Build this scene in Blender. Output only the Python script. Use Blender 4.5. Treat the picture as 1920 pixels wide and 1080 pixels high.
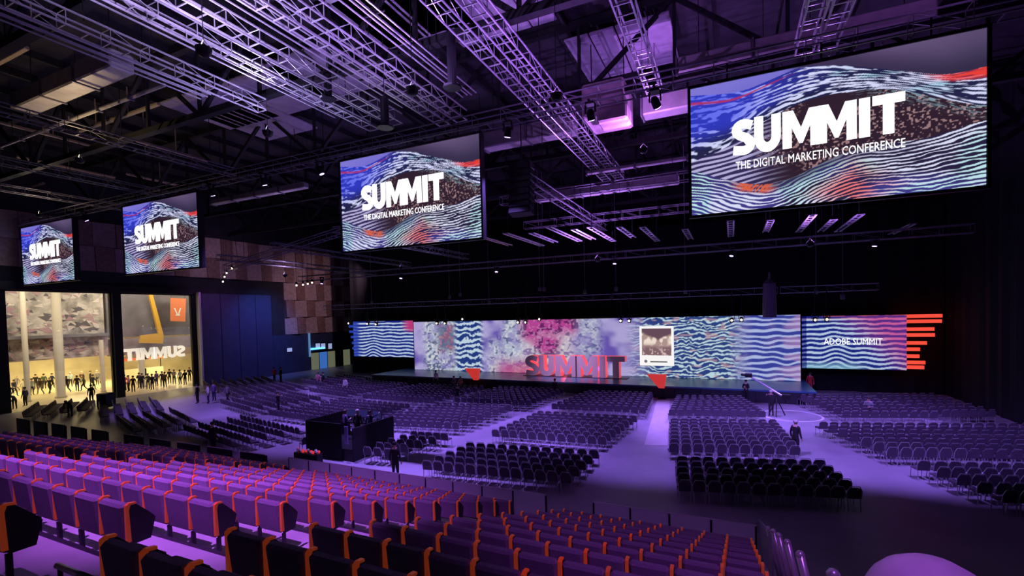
import bpy, bmesh, math, random
import numpy as np
from mathutils import Vector, Matrix
random.seed(7)
rng = np.random.RandomState(5)
for o in list(bpy.data.objects): bpy.data.objects.remove(o)
S = bpy.context.scene
COL = S.collection

# ------------------------------------------------------------------ camera
CAMH = 7.2
FPX, YAW, PIT, ROL, CY = 890.0, 0.43366, -0.02946, -0.02464, 616.4
Fw = Vector((-math.sin(YAW)*math.cos(PIT), math.cos(YAW)*math.cos(PIT), math.sin(PIT)))
Rt = Vector((math.cos(YAW), math.sin(YAW), 0)); Up = Rt.cross(Fw)
R2 = Rt*math.cos(ROL)+Up*math.sin(ROL); U2 = Up*math.cos(ROL)-Rt*math.sin(ROL)
cam_d = bpy.data.cameras.new('camera'); cam = bpy.data.objects.new('camera', cam_d); COL.objects.link(cam)
M3 = Matrix((R2, U2, -Fw)).transposed()
cam.matrix_world = Matrix.Translation((0, 0, CAMH)) @ M3.to_4x4()
cam_d.sensor_width = 36; cam_d.sensor_fit = 'HORIZONTAL'
cam_d.lens = FPX/1920*36; cam_d.shift_y = (CY-540)/1920
cam_d.clip_start = .05; cam_d.clip_end = 400
S.camera = cam
O = Vector((0, 0, CAMH))
def ray(x, y): return Fw+R2*((x-960)/FPX)-U2*((y-CY)/FPX)
def atz(x, y, z=0): d = ray(x, y); return O+d*((z-CAMH)/d.z)
def atY(x, y, Y): d = ray(x, y); return O+d*(Y/d.y)
def atX(x, y, X): d = ray(x, y); return O+d*(X/d.x)
def pj(p):
    p = Vector(p)-O; d = p.dot(Fw)
    if d < .05: return (-9999, -9999)
    return (960+FPX*p.dot(R2)/d, CY-FPX*p.dot(U2)/d)

# ------------------------------------------------------------------ world, exposure, large lights
w = bpy.data.worlds.new('hall_dark'); S.world = w; w.use_nodes = True
w.node_tree.nodes['Background'].inputs[0].default_value = (.20, .12, .42, 1)
w.node_tree.nodes['Background'].inputs[1].default_value = .006
S.view_settings.view_transform = 'Standard'; S.view_settings.look = 'None'
S.view_settings.exposure = 0.0; S.view_settings.gamma = 1
S.view_settings.use_curve_mapping = False
VIO = (.32, .165, .92); MAG = (.55, .14, 1.0); BLU = (.08, .2, 1.0)
LAMPS = []      # (name, pos, target, colour, watts, angle, blend) ; fixtures are built further down
def spot(pos, tgt, colr, watts, ang, blend=.6, rad=.06):
    l = bpy.data.lights.new('wash_lamp', 'SPOT'); l.color = colr; l.energy = watts
    l.spot_size = math.radians(ang); l.spot_blend = blend; l.shadow_soft_size = rad
    o = bpy.data.objects.new('wash_lamp', l); COL.objects.link(o); o.location = pos
    o.rotation_euler = (Vector(tgt)-Vector(pos)).to_track_quat('-Z', 'Y').to_euler()
    LAMPS.append((Vector(pos), Vector(tgt), o)); return o
def omni(pos, colr, watts, rad=.25):
    l = bpy.data.lights.new('point_glow', 'POINT'); l.color = colr; l.energy = watts; l.shadow_soft_size = rad
    o = bpy.data.objects.new('point_glow', l); COL.objects.link(o); o.location = pos; return o
# violet washes hung on the screen truss, aimed at the flat floor
for px, tx, ty, wt in [(-43, -41, 27, 9500), (-28.6, -31, 26, 11000), (-24, -23, 24, 9500), (-19.6, -15.5, 22.5, 15500),
                       (-8.8, -13, 22.5, 11000), (-5, -4.6, 27, 9500), (-2.4, 3.4, 31, 12500), (9, 7, 31, 11000)]:
    spot((px, 18.95, 14.75), (tx, ty, 0), VIO, wt, 58)
# stage truss washes towards the back rows
for px, tx, ty, wt in [(-38, -38, 34, 6500), (-28, -28, 33, 6500), (-18, -17.5, 33, 6500), (-8, -8.5, 34, 6000),
                       (0, -2.0, 34, 6000), (8, 7, 36, 6500)]:
    spot((px, 36, 10.7), (tx, ty, 0), VIO, wt, 66)
# purple washes over the seating tiers (hung behind and above the tiers)
spot((-13, .4, 14.8), (-12.4, 7.4, 3), MAG, 12500, 44, .9)
spot((-6, 1.6, 14.8), (-8.4, 6.2, 3), MAG, 7500, 40, .9)
spot((3, 0, 14.5), (-1.6, 9.5, 2), MAG, 2100, 38, .9)
spot((-20, 3, 14.5), (-22, 11.0, 2), MAG, 1800, 40, .8)

# ------------------------------------------------------------------ materials
MATS = {}
def mat(name, col, rough=.6, metal=0., emit=0., spec=.5, noise=0., nscale=8., bump=0., ecol=None, trans=0.):
    if name in MATS: return MATS[name]
    m = bpy.data.materials.new(name); m.use_nodes = True; nt = m.node_tree
    b = nt.nodes['Principled BSDF']
    b.inputs['Base Color'].default_value = (*col, 1); b.inputs['Roughness'].default_value = rough
    b.inputs['Metallic'].default_value = metal; b.inputs['Specular IOR Level'].default_value = spec
    if trans: b.inputs['Transmission Weight'].default_value = trans
    if emit:
        b.inputs['Emission Color'].default_value = (*(ecol or col), 1); b.inputs['Emission Strength'].default_value = emit
    if noise or bump:
        tc = nt.nodes.new('ShaderNodeTexCoord'); n = nt.nodes.new('ShaderNodeTexNoise')
        n.inputs['Scale'].default_value = nscale; n.inputs['Detail'].default_value = 4
        nt.links.new(tc.outputs['Object'], n.inputs['Vector'])
        if noise:
            r = nt.nodes.new('ShaderNodeValToRGB')
            r.color_ramp.elements[0].color = (*[c*(1-noise) for c in col], 1); r.color_ramp.elements[0].position = .3
            r.color_ramp.elements[1].color = (*[min(1, c*(1+noise)) for c in col], 1); r.color_ramp.elements[1].position = .7
            nt.links.new(n.outputs['Fac'], r.inputs[0]); nt.links.new(r.outputs[0], b.inputs['Base Color'])
        if bump:
            bp = nt.nodes.new('ShaderNodeBump'); bp.inputs['Strength'].default_value = bump; bp.inputs['Distance'].default_value = .02
            nt.links.new(n.outputs['Fac'], bp.inputs['Height']); nt.links.new(bp.outputs[0], b.inputs['Normal'])
    MATS[name] = m; return m
def led_mat(name, strength):
    m = bpy.data.materials.new(name); m.use_nodes = True; nt = m.node_tree; nt.nodes.clear()
    a = nt.nodes.new('ShaderNodeAttribute'); a.attribute_name = 'Col'
    e = nt.nodes.new('ShaderNodeEmission'); e.inputs[1].default_value = strength
    o = nt.nodes.new('ShaderNodeOutputMaterial')
    nt.links.new(a.outputs['Color'], e.inputs[0]); nt.links.new(e.outputs[0], o.inputs[0])
    MATS[name] = m; return m

m_floor = mat('hall_floor', (.36, .34, .40), .42, noise=.12, nscale=.6, spec=.4)
m_black = mat('black_drape', (.007, .0065, .010), .9, noise=.3, nscale=2)
m_blackm = mat('black_metal', (.015, .015, .018), .45, .3)
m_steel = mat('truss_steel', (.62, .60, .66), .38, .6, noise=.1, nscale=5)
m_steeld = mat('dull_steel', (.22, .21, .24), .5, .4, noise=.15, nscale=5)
m_roof = mat('roof_deck', (.026, .023, .03), .85, noise=.4, nscale=1.5)
m_roofp = mat('roof_panel', (.42, .38, .46), .7, noise=.15, nscale=2)
m_duct = mat('galvanised_duct', (.50, .47, .46), .5, .25, noise=.15, nscale=2)
m_beam = mat('black_beam', (.009, .008, .011), .7)
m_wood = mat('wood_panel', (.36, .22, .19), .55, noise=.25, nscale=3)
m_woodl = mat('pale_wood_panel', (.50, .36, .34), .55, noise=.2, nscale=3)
m_wall = mat('dark_wall', (.03, .028, .04), .8, noise=.2, nscale=1)
m_bluew = mat('blue_wall', (.035, .05, .12), .7, noise=.2, nscale=1)
m_part = mat('partition_panel', (.06, .06, .13), .45, noise=.1, nscale=1)
m_fab = mat('seat_fabric', (.24, .17, .27), .95, noise=.12, nscale=40, bump=.15, spec=.2)
m_fabd = mat('seat_shell', (.035, .03, .045), .5)
m_orange = mat('orange_arm', (.95, .17, .045), .4, emit=.10, ecol=(1, .12, .03), spec=.5)
m_tread = mat('tier_tread', (.55, .50, .58), .6, noise=.1, nscale=2)
m_chair = mat('chair_fabric', (.085, .07, .10), .8, noise=.2, nscale=20, spec=.3)
m_chrome = mat('chair_frame', (.55, .54, .58), .35, .5)
m_frost = mat('frosted_panel', (.72, .68, .80), .35, spec=.5)
_nt = m_frost.node_tree; _tr = _nt.nodes.new('ShaderNodeBsdfTranslucent'); _tr.inputs[0].default_value = (.8, .76, .88, 1); _mx = _nt.nodes.new('ShaderNodeMixShader'); _mx.inputs[0].default_value = .6
_nt.links.new(_nt.nodes['Principled BSDF'].outputs[0], _mx.inputs[1]); _nt.links.new(_tr.outputs[0], _mx.inputs[2]); _nt.links.new(_mx.outputs[0], _nt.nodes['Material Output'].inputs[0])
m_smoke = mat('smoked_panel', (.02, .02, .028), .2, spec=.6)
m_rail = mat('rail_metal', (.66, .64, .70), .3, .4)
m_white = mat('white_print', (.9, .9, .9), .6)
m_emwhite = mat('led_white', (.9, .9, .95), .6, emit=1.15, ecol=(1, 1, 1))
m_emdim = mat('led_white_soft', (.8, .8, .9), .6, emit=.75, ecol=(.85, .85, 1))
m_stage = mat('stage_deck', (.05, .15, .30), .28, spec=.6)
m_fascia = mat('stage_fascia', (.012, .014, .022), .6)
m_lfront = mat('letter_front', (.42, .30, .42), .6, emit=.06, ecol=(.6, .3, .6))  # faint emission lifts the fronts, which have no lamp inside
m_lside = mat('letter_glow_side', (.9, .1, .1), .5, emit=.5, ecol=(1, .11, .14))
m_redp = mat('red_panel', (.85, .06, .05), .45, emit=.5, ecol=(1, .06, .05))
m_bulb = mat('warm_bulb', (1, .8, .6), .3, emit=9, ecol=(1, .78, .55))
m_bulbv = mat('violet_lens', (.6, .4, 1), .3, emit=5, ecol=(.6, .42, 1))
m_foyfl = mat('foyer_floor', (.78, .70, .48), .3, noise=.1, nscale=.6)
m_foyw = mat('foyer_wall', (.74, .68, .50), .7, noise=.15, nscale=.5)
m_cream = mat('cream_column', (.62, .57, .46), .5)
m_greyf = mat('grey_fascia', (.26, .25, .28), .6, noise=.15, nscale=1)
m_yell = mat('yellow_beam', (.85, .50, .06), .5)
m_banner = mat('orange_banner', (.85, .25, .10), .6)
m_skin = mat('skin', (.62, .40, .32), .6)
m_hairs = [mat('hair_dark', (.02, .015, .012), .6), mat('hair_grey', (.55, .5, .5), .6), mat('hair_brown', (.10, .05, .03), .6)]

# ------------------------------------------------------------------ mesh helpers
class MB:
    def __init__(s): s.v = []; s.f = []; s.m = []
    def add(s, vs, fs, mi=0):
        b = len(s.v); s.v += [tuple(x) for x in vs]
        for f in fs: s.f.append(tuple(i+b for i in f)); s.m.append(mi)
    def box(s, c, d, mi=0, M=None):
        x, y, z = d[0]/2, d[1]/2, d[2]/2
        vs = [Vector((sx*x, sy*y, sz*z)) for sz in (-1, 1) for sy in (-1, 1) for sx in (-1, 1)]
        if M is not None: vs = [M @ v for v in vs]
        vs = [v+Vector(c) for v in vs]
        s.add(vs, [(0, 2, 3, 1), (4, 5, 7, 6), (0, 1, 5, 4), (2, 6, 7, 3), (0, 4, 6, 2), (1, 3, 7, 5)], mi)
    def rbox(s, c, d, r=.03, mi=0, M=None):      # box with cut edges all round
        x, y, z = d[0]/2, d[1]/2, d[2]/2; r = min(r, x*.95, y*.95, z*.95)
        def ring(xx, yy, zz, k): return [Vector(p) for p in ((-xx+k, -yy, zz), (xx-k, -yy, zz), (xx, -yy+k, zz), (xx, yy-k, zz), (xx-k, yy, zz), (-xx+k, yy, zz), (-xx, yy-k, zz), (-xx, -yy+k, zz))]
        rs = ring(x-r, y-r, -z, r*.4)+ring(x, y, -z+r, r)+ring(x, y, z-r, r)+ring(x-r, y-r, z, r*.4)
        if M is not None: rs = [M @ v for v in rs]
        rs = [v+Vector(c) for v in rs]
        fs = [tuple(range(7, -1, -1)), tuple(range(24, 32))]
        for k in range(3):
            for i in range(8): a = k*8+i; b = k*8+(i+1) % 8; fs.append((a, b, b+8, a+8))
        s.add(rs, fs, mi)
    def tube(s, p, q, r, n=6, r2=None, mi=0, cap=True):
        p, q = Vector(p), Vector(q); d = q-p
        if d.length < 1e-6: return
        r2 = r if r2 is None else r2
        z = d.normalized(); a = Vector((0, 0, 1)) if abs(z.z) < .9 else Vector((1, 0, 0))
        x = z.cross(a).normalized(); y = z.cross(x)
        vs = []
        for (c, rr) in ((p, r), (q, r2)):
            for i in range(n): t = 2*math.pi*(i+.5)/n; vs.append(c+x*(rr*math.cos(t))+y*(rr*math.sin(t)))
        fs = [(i, i+n, (i+1) % n+n, (i+1) % n) for i in range(n)]
        if cap: fs += [tuple(range(n)), tuple(range(2*n-1, n-1, -1))]
        s.add(vs, fs, mi)
    def path(s, pts, r, n=6, mi=0):
        for a, b in zip(pts[:-1], pts[1:]): s.tube(a, b, r, n, mi=mi)
    def lathe(s, c, prof, n=12, mi=0):
        c = Vector(c); vs = []
        for (r, z) in prof:
            for i in range(n): t = 2*math.pi*i/n; vs.append(c+Vector((r*math.cos(t), r*math.sin(t), z)))
        fs = []
        for k in range(len(prof)-1):
            for i in range(n): fs.append((k*n+i, k*n+(i+1) % n, (k+1)*n+(i+1) % n, (k+1)*n+i))
        fs += [tuple(range(n-1, -1, -1)), tuple(range((len(prof)-1)*n, len(prof)*n))]
        s.add(vs, fs, mi)
    def ball(s, c, r, n=8, mi=0, sc=(1, 1, 1)):
        prof = [(max(.02*r, r*math.sin(math.pi*k/5)), -r*math.cos(math.pi*k/5)) for k in range(6)]
        b = len(s.v); s.lathe((0, 0, 0), prof, n, mi)
        for i in range(b, len(s.v)): v = s.v[i]; s.v[i] = (v[0]*sc[0]+c[0], v[1]*sc[1]+c[1], v[2]*sc[2]+c[2])
    def prism(s, poly, depth, mi=0, ms=None, f=None):   # poly in (x, z); depth along +y
        n = len(poly); f = f or (lambda x, y, z: (x, y, z))
        vs = [f(x, 0, z) for x, z in poly]+[f(x, depth, z) for x, z in poly]
        b = len(s.v); s.v += vs
        s.f.append(tuple(b+i for i in range(n))); s.m.append(mi)
        s.f.append(tuple(b+n+i for i in range(n-1, -1, -1))); s.m.append(mi)
        for i in range(n):
            j = (i+1) % n; s.f.append((b+i, b+i+n, b+j+n, b+j)); s.m.append(mi if ms is None else ms)
    def mesh(s, name, mats, smooth=False):
        me = bpy.data.meshes.new(name); me.from_pydata(s.v, [], s.f)
        for m in (mats if isinstance(mats, (list, tuple)) else [mats]): me.materials.append(m)
        if any(s.m): me.polygons.foreach_set('material_index', s.m)
        if smooth: me.polygons.foreach_set('use_smooth', [True]*len(s.f))
        me.update(); return me
    def obj(s, name, mats, parent=None, loc=None, rz=0, smooth=False):
        return link(name, s.mesh(name, mats, smooth), parent, loc, rz)
def link(name, me, parent=None, loc=None, rz=0):
    o = bpy.data.objects.new(name, me); COL.objects.link(o)
    if parent is not None: o.parent = parent
    if loc is not None: o.location = loc
    if rz: o.rotation_euler = (0, 0, rz)
    return o
def tag(o, label, cat, group=None, kind=None):
    if label: o['label'] = label
    if cat: o['category'] = cat
    if group: o['group'] = group
    if kind: o['kind'] = kind
    return o
def thing(name, label, cat, loc=(0, 0, 0), rz=0, group=None):
    o = bpy.data.objects.new(name, None); COL.objects.link(o); o.location = loc; o.rotation_euler = (0, 0, rz)
    o.empty_display_size = .2
    return tag(o, label, cat, group)
def struct(o): o['kind'] = 'structure'; return o
ORD = ['first', 'second', 'third', 'fourth', 'fifth', 'sixth', 'seventh', 'eighth', 'ninth', 'tenth', 'eleventh', 'twelfth', 'thirteenth', 'fourteenth', 'fifteenth', 'sixteenth', 'seventeenth', 'eighteenth', 'nineteenth', 'twentieth']
def visible(pts, margin=0):
    q = [pj(p) for p in pts]
    xs = [a[0] for a in q]; ys = [a[1] for a in q]
    return max(xs) > -margin and min(xs) < 1920+margin and max(ys) > -margin and min(ys) < 1080+margin

# ------------------------------------------------------------------ structure
XL, XR, YB, ZR = -55.0, 15.4, 58.0, 21.5
b = MB(); b.box(((XL+XR)/2, 24, -.1), (XR-XL, 68, .2)); struct(b.obj('floor', m_floor))
b = MB(); b.box(((XL+XR)/2-8, 24, ZR+.1), (XR-XL+16, 68, .2)); ceiling = struct(b.obj('ceiling', m_roof))
b = MB()
nfold = 130
pts = [(XR+.12*math.sin(i*1.9), -10+68*i/nfold) for i in range(nfold+1)]
for (x0, y0), (x1, y1) in zip(pts[:-1], pts[1:]):
    b.add([(x0, y0, 0), (x1, y1, 0), (x1, y1, ZR), (x0, y0, ZR)], [(0, 3, 2, 1)])
struct(b.obj('wall_right', m_black))
b = MB(); b.box(((XL+XR)/2, YB+.15, ZR/2), (XR-XL, .3, ZR)); struct(b.obj('wall_back', m_wall))
b = MB(); b.box(((XL+XR)/2, -10.15, ZR/2), (XR-XL, .3, ZR)); struct(b.obj('wall_rear', m_wall))
# left wall with the tall opening into the foyer (y 18.2..33.4, z 0..10.4)
OY0, OY1, OZ = 18.2, 33.4, 10.35
b = MB()
b.box((XL-.2, (OY0-10)/2, ZR/2), (.4, OY0+10, ZR)); b.box((XL-.2, (OY0+OY1)/2, (OZ+ZR)/2), (.4, OY1-OY0, ZR-OZ))
b.box((XL-.2, (OY1+YB)/2, ZR/2), (.4, YB-OY1, ZR))
wall_left = struct(b.obj('wall_left', m_wall))
# wooden relief blocks on the left wall, each a tilted wedge
def wedge(name, y0, y1, z0, z1, d0, d1, m):
    bb = MB(); g = .02
    y0 += g; y1 -= g; z0 += g; z1 -= g
    vs = [(0, y0, z0), (0, y1, z0), (0, y1, z1), (0, y0, z1), (d0, y0, z0), (d1, y1, z0), (d1*.75, y1, z1), (d0*.75, y0, z1)]
    vs = [(XL+x, y, z) for x, y, z in vs]
    bb.add(vs, [(0, 1, 2, 3), (4, 7, 6, 5), (0, 4, 5, 1), (3, 2, 6, 7), (0, 3, 7, 4), (1, 5, 6, 2)])
    return bb.obj(name, m, wall_left)
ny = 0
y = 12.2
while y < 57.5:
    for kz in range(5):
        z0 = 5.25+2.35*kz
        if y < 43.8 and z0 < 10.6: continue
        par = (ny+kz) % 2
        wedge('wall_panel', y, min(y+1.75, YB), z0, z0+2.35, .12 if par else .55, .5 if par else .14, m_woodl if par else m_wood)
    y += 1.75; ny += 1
# dark blue lower wall right of the partition, doors
b = MB(); b.box((XL+.1, 50.5, 2.6), (.2, 14.4, 5.2)); struct(b.obj('trim_1', m_bluew))
# tall sliding partition left standing proud of the wall
pt = thing('partition_wall', 'tall dark blue sliding partition beside the bright foyer opening', 'partition', (XL+.5, 33.9, 0))
for k in range(4):
    b = MB(); b.rbox((0, 1.15+2.25*k, 5.25), (.5, 2.22, 10.5), .04); b.obj('panel', m_part, pt)
b = MB(); b.box((0, -.1, 5.3), (.6, .2, 10.6)); b.obj('edge_post', m_rail, pt)
spot((XL+8, 43, 12), (XL+.8, 42.0, 5.2), BLU, 2400, 85, 1)
spot((XL+9, 38, 12), (XL+.8, 36.5, 5), (.5, .12, .8), 800, 85, 1)
spot((XL+13, 46, 13.5), (XL+.3, 50.5, 8.2), (.95, .58, .76), 1300, 95, 1)  # added spot to brighten the wooden wall, no fixture there
spot((XL+10, 32, 14.6), (XL+.3, 38.5, 12.5), (.8, .5, .9), 600, 90, 1)

# foyer opening: frame, mullion, panes
def pane(n, y0, y1):
    f = MB()
    for (yy, zz, sy, sz) in ((y0+.06, OZ/2, .12, OZ), (y1-.06, OZ/2, .12, OZ), ((y0+y1)/2, OZ-.06, y1-y0, .12)):
        f.box((XL-.2, yy, zz), (.3, sy, sz))
    wn = struct(f.obj('window_%d' % n, m_blackm))
    g = MB(); g.box((XL-.2, (y0+y1)/2, (OZ+3.1)/2), (.03, y1-y0-.26, OZ-3.1-.1))
    gm = MATS.get('clear_glass')
    if gm is None:
        gm = mat('clear_glass', (1, 1, 1), .02); nt = gm.node_tree; pr = nt.nodes['Principled BSDF']
        t = nt.nodes.new('ShaderNodeBsdfTransparent'); mx = nt.nodes.new('ShaderNodeMixShader'); gl = nt.nodes.new('ShaderNodeBsdfGlossy')
        gl.inputs['Roughness'].default_value = .03; mx.inputs[0].default_value = .04
        nt.links.new(t.outputs[0], mx.inputs[1]); nt.links.new(gl.outputs[0], mx.inputs[2]); nt.links.new(mx.outputs[0], nt.nodes['Material Output'].inputs[0])
    g.obj('pane', gm, wn)
pane(1, OY0, 25.75); pane(2, 26.45, OY1)
b = MB(); b.box((XL-.1, 26.1, OZ/2), (.7, .72, OZ)); struct(b.obj('trim_2', m_blackm))
b = MB(); b.box((XL+.05, (OY0+OY1)/2+.5, OZ+.35), (.5, OY1-OY0+2.4, .7)); struct(b.obj('trim_3', m_blackm))

# ------------------------------------------------------------------ foyer
FX0 = -78.0
b = MB(); b.box(((FX0+XL)/2, 30, -.1), (XL-FX0, 46, .2)); struct(b.obj('floor_foyer', m_foyfl))
b = MB(); b.box((FX0, 30, 6.5), (.3, 46, 13)); struct(b.obj('wall_foyer', m_foyw))
b = MB(); b.box(((FX0+XL)/2, 30, 13.1), (XL-FX0, 46, .2)); struct(b.obj('ceiling_foyer', m_greyf))
b = MB(); b.box(((FX0+XL)/2, 53.1, 6.5), (XL-FX0, .2, 13)); struct(b.obj('wall_foyer_end', m_foyw))
b = MB(); b.box(((FX0+XL)/2, 7, 6.5), (XL-FX0, .2, 13)); struct(b.obj('wall_foyer_start', m_foyw))
def arealight(loc, sx, sy, watts, colr, rot):
    l = bpy.data.lights.new('foyer_area_light', 'AREA'); l.shape = 'RECTANGLE'; l.size = sx; l.size_y = sy; l.energy = watts; l.color = colr
    o = bpy.data.objects.new('foyer_area_light', l); COL.objects.link(o); o.location = loc; o.rotation_euler = rot; return o
for yy in (20, 30, 40):
    arealight((-70, yy, 4.3), 7, 4, 950, (1, .78, .36), (0, 0, 0))
    arealight((-57.6, yy, 12.4), 2.5, 6, 620, (1, .84, .62), (0, math.radians(48), 0))  # added light, tilted to brighten the mezzanine front
# mezzanine front above the foyer crowd: a flat graphic wall of pale shards (left) and grey boards (right)
FXM = -63.0
mz = thing('mezzanine', 'pale mezzanine front with printed shards above the foyer crowd', 'mezzanine', (FXM, 0, 0))
b = MB(); b.box((-.4, 21, 4.9), (.8, 16, 2.2)); b.obj('lower_fascia', mat('shard_print', (.52, .45, .46), .6, noise=.55, nscale=1.3), mz)
b = MB(); b.box((-1.0, 21, 8.6), (.8, 16, 5.0)); b.obj('upper_wall', mat('shard_print_upper', (.55, .52, .47), .6, noise=.6, nscale=.9), mz)
b = MB(); b.box((.2, 21, 6.15), (1.4, 16, .28)); b.obj('ledge', m_greyf, mz)
def shards(parent, y0, y1, z0, z1, x, n, seed, cols):
    r = random.Random(seed); bs = [MB() for _ in cols]
    for i in range(n):
        cy, cz = r.uniform(y0, y1), r.uniform(z0, z1); a = r.uniform(0, 6.28); L = r.uniform(.25, .8)
        p = [(cy+L*math.cos(a+t)*r.uniform(.5, 1), cz+.6*L*math.sin(a+t)*r.uniform(.5, 1)) for t in (0, 2.1, 4.2)]
        k = i % len(cols); d = r.uniform(.02, .05)
        p = [(min(max(u, y0), y1), min(max(v, z0), z1)) for u, v in p]
        bs[k].add([(x, u, v) for u, v in p]+[(x+d, u, v) for u, v in p], [(3, 4, 5), (0, 3, 5, 2), (0, 1, 4, 3), (1, 2, 5, 4)])
    for k, bb in enumerate(bs):
        o = bb.obj('printed_shards', cols[k], parent); o['kind'] = 'stuff'
sh = [mat('shard_light', (.80, .74, .70), .6), mat('shard_dark', (.17, .15, .17), .6), mat('shard_pink', (.55, .36, .40), .6)]
shards(mz, 13.5, 28.6, 6.5, 11, -.6, 230, 3, sh); shards(mz, 13.5, 28.6, 3.9, 5.9, 0, 130, 4, sh)
gb = thing('display_wall', 'grey foyer display wall behind the right glass pane', 'display', (FXM, 0, 0))
b = MB(); b.box((-.9, 37.5, 8.4), (.8, 16.6, 5.4)); b.obj('upper_board', mat('grey_board', (.20, .19, .22), .6, noise=.2, nscale=.7), gb)
b = MB(); b.box((-.4, 37.5, 4.6), (.8, 16.6, 1.9)); b.obj('lower_board', mat('violet_grey_board', (.34, .30, .34), .6, noise=.2, nscale=.7), gb)
b = MB(); b.prism([(29.4, 3.25), (45, 3.25), (45, 3.7), (34, 4.3)], .1, f=lambda x, y, z: (.02+y, x, z)); b.obj('sloping_trim', mat('tan_trim', (.50, .38, .24), .6), gb)
yb = thing('yellow_beam', 'bent yellow beam beside the orange banner in the foyer', 'beam', (FXM+.6, 0, 0))
def qx(px, py, X): p = atX(px, py, X); return (p.y, p.z)
YX = FXM+.6
pl = [qx(277, 553, YX), qx(284, 553, YX), qx(304, 628, YX), qx(303, 644, YX), qx(260, 643, YX), qx(262, 629, YX), qx(295, 625, YX)]
b = MB(); b.prism(pl, .3, f=lambda x, y, z: (y, x, z)); b.obj('beam_body', m_yell, yb)
bn = thing('hanging_banner', 'orange square banner with white strokes hanging in the foyer', 'banner', (FXM+.8, 0, 0))
BX = FXM+.8
p0, p1, p2, p3 = qx(319, 602, BX), qx(347, 603, BX), qx(348, 560, BX), qx(319, 558, BX)
b = MB(); b.prism([p0, p1, p2, p3], .06, f=lambda x, y, z: (y, x, z)); b.obj('banner_cloth', m_banner, bn)
for yy in (p3[0]+.1, p2[0]-.1):
    b = MB(); b.tube((.03, yy, p3[1]), (.03, yy, 13.0), .015, 4); b.obj('cord', m_blackm, bn)
def bq(u, v): return (p0[0]+(p1[0]-p0[0])*u, p0[1]+(p3[1]-p0[1])*v)
b = MB()
for pol in ([(.25, .55), (.34, .55), (.5, .28), (.42, .28)], [(.75, .55), (.66, .55), (.5, .28), (.58, .28)], [(.36, .22), (.64, .22), (.64, .28), (.36, .28)]):
    b.prism([bq(*p) for p in pol], .03, f=lambda x, y, z: (y+.07, x, z))
b.obj('banner_mark', m_white, bn)
def column(X, Y, r, z1, label):
    c = thing('round_column', label, 'column', (X, Y, 0))
    b = MB(); b.lathe((0, 0, 0), [(r*1.25, 0), (r*1.25, .15), (r, .2), (r, z1)], 12); b.obj('shaft', m_cream, c, smooth=True)
p = atX(53, 760, -61.2); column(-61.2, p.y, .22, 12.8, 'slim cream column far left behind the foyer glass')
p = atX(115, 755, -61.2); column(-61.2, p.y, .38, 12.8, 'thick cream column in the middle of the left foyer pane')
p = atX(195, 750, -61.2); column(-61.2, p.y, .2, 5.6, 'slim grey column next to the dark mullion in the foyer')
p = atX(268, 745, -61.2); column(-61.2, p.y, .3, 3.1, 'short cream column behind the queue in the right foyer pane')
# red drape pillar beside the mullion, low screens/kiosks in the back of the foyer
rp = thing('red_stand', 'tall red display stand against the dark mullion in the foyer', 'stand', (-57.2, 26.9, 0))
b = MB(); b.rbox((0, 0, 1.6), (.3, .6, 3.0), .05); b.obj('stand_body', m_redp, rp); b = MB(); b.box((0, 0, .05), (.7, .9, .1)); b.obj('stand_base', m_blackm, rp)
for k, (px, cc, nm) in enumerate([(252, (.75, .12, .08), 'red'), (285, (.75, .12, .08), 'red')]):
    p = atX(px, 712, -74)
    kk = thing('counter_canopy', ('red canopied counter left of the cream column at the foyer back', 'red canopied counter right of the cream column at the foyer back')[k], 'counter', (-74, p.y, 0))
    b = MB(); b.rbox((0, 0, .55), (1, 2.6, 1.1), .05); b.obj('counter_body', m_cream, kk)
    b = MB(); b.prism([(-1.6, 2.3), (1.6, 2.3), (1.3, 2.75), (-1.3, 2.75)], 1.2, f=lambda x, y, z: (y-.6, x, z)); b.obj('canopy', mat('red_canopy', cc, .6), kk)
    for s in (-1.2, 1.2):
        b = MB(); b.tube((0, s, 1.1), (0, s, 2.35), .05); b.obj('post', m_blackm, kk)
    b = MB(); b.ball((0, -.3, 3.1), .55, sc=(1, 1, .7)); b.obj('plant', mat('foliage', (.12, .25, .04), .7), kk)

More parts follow.
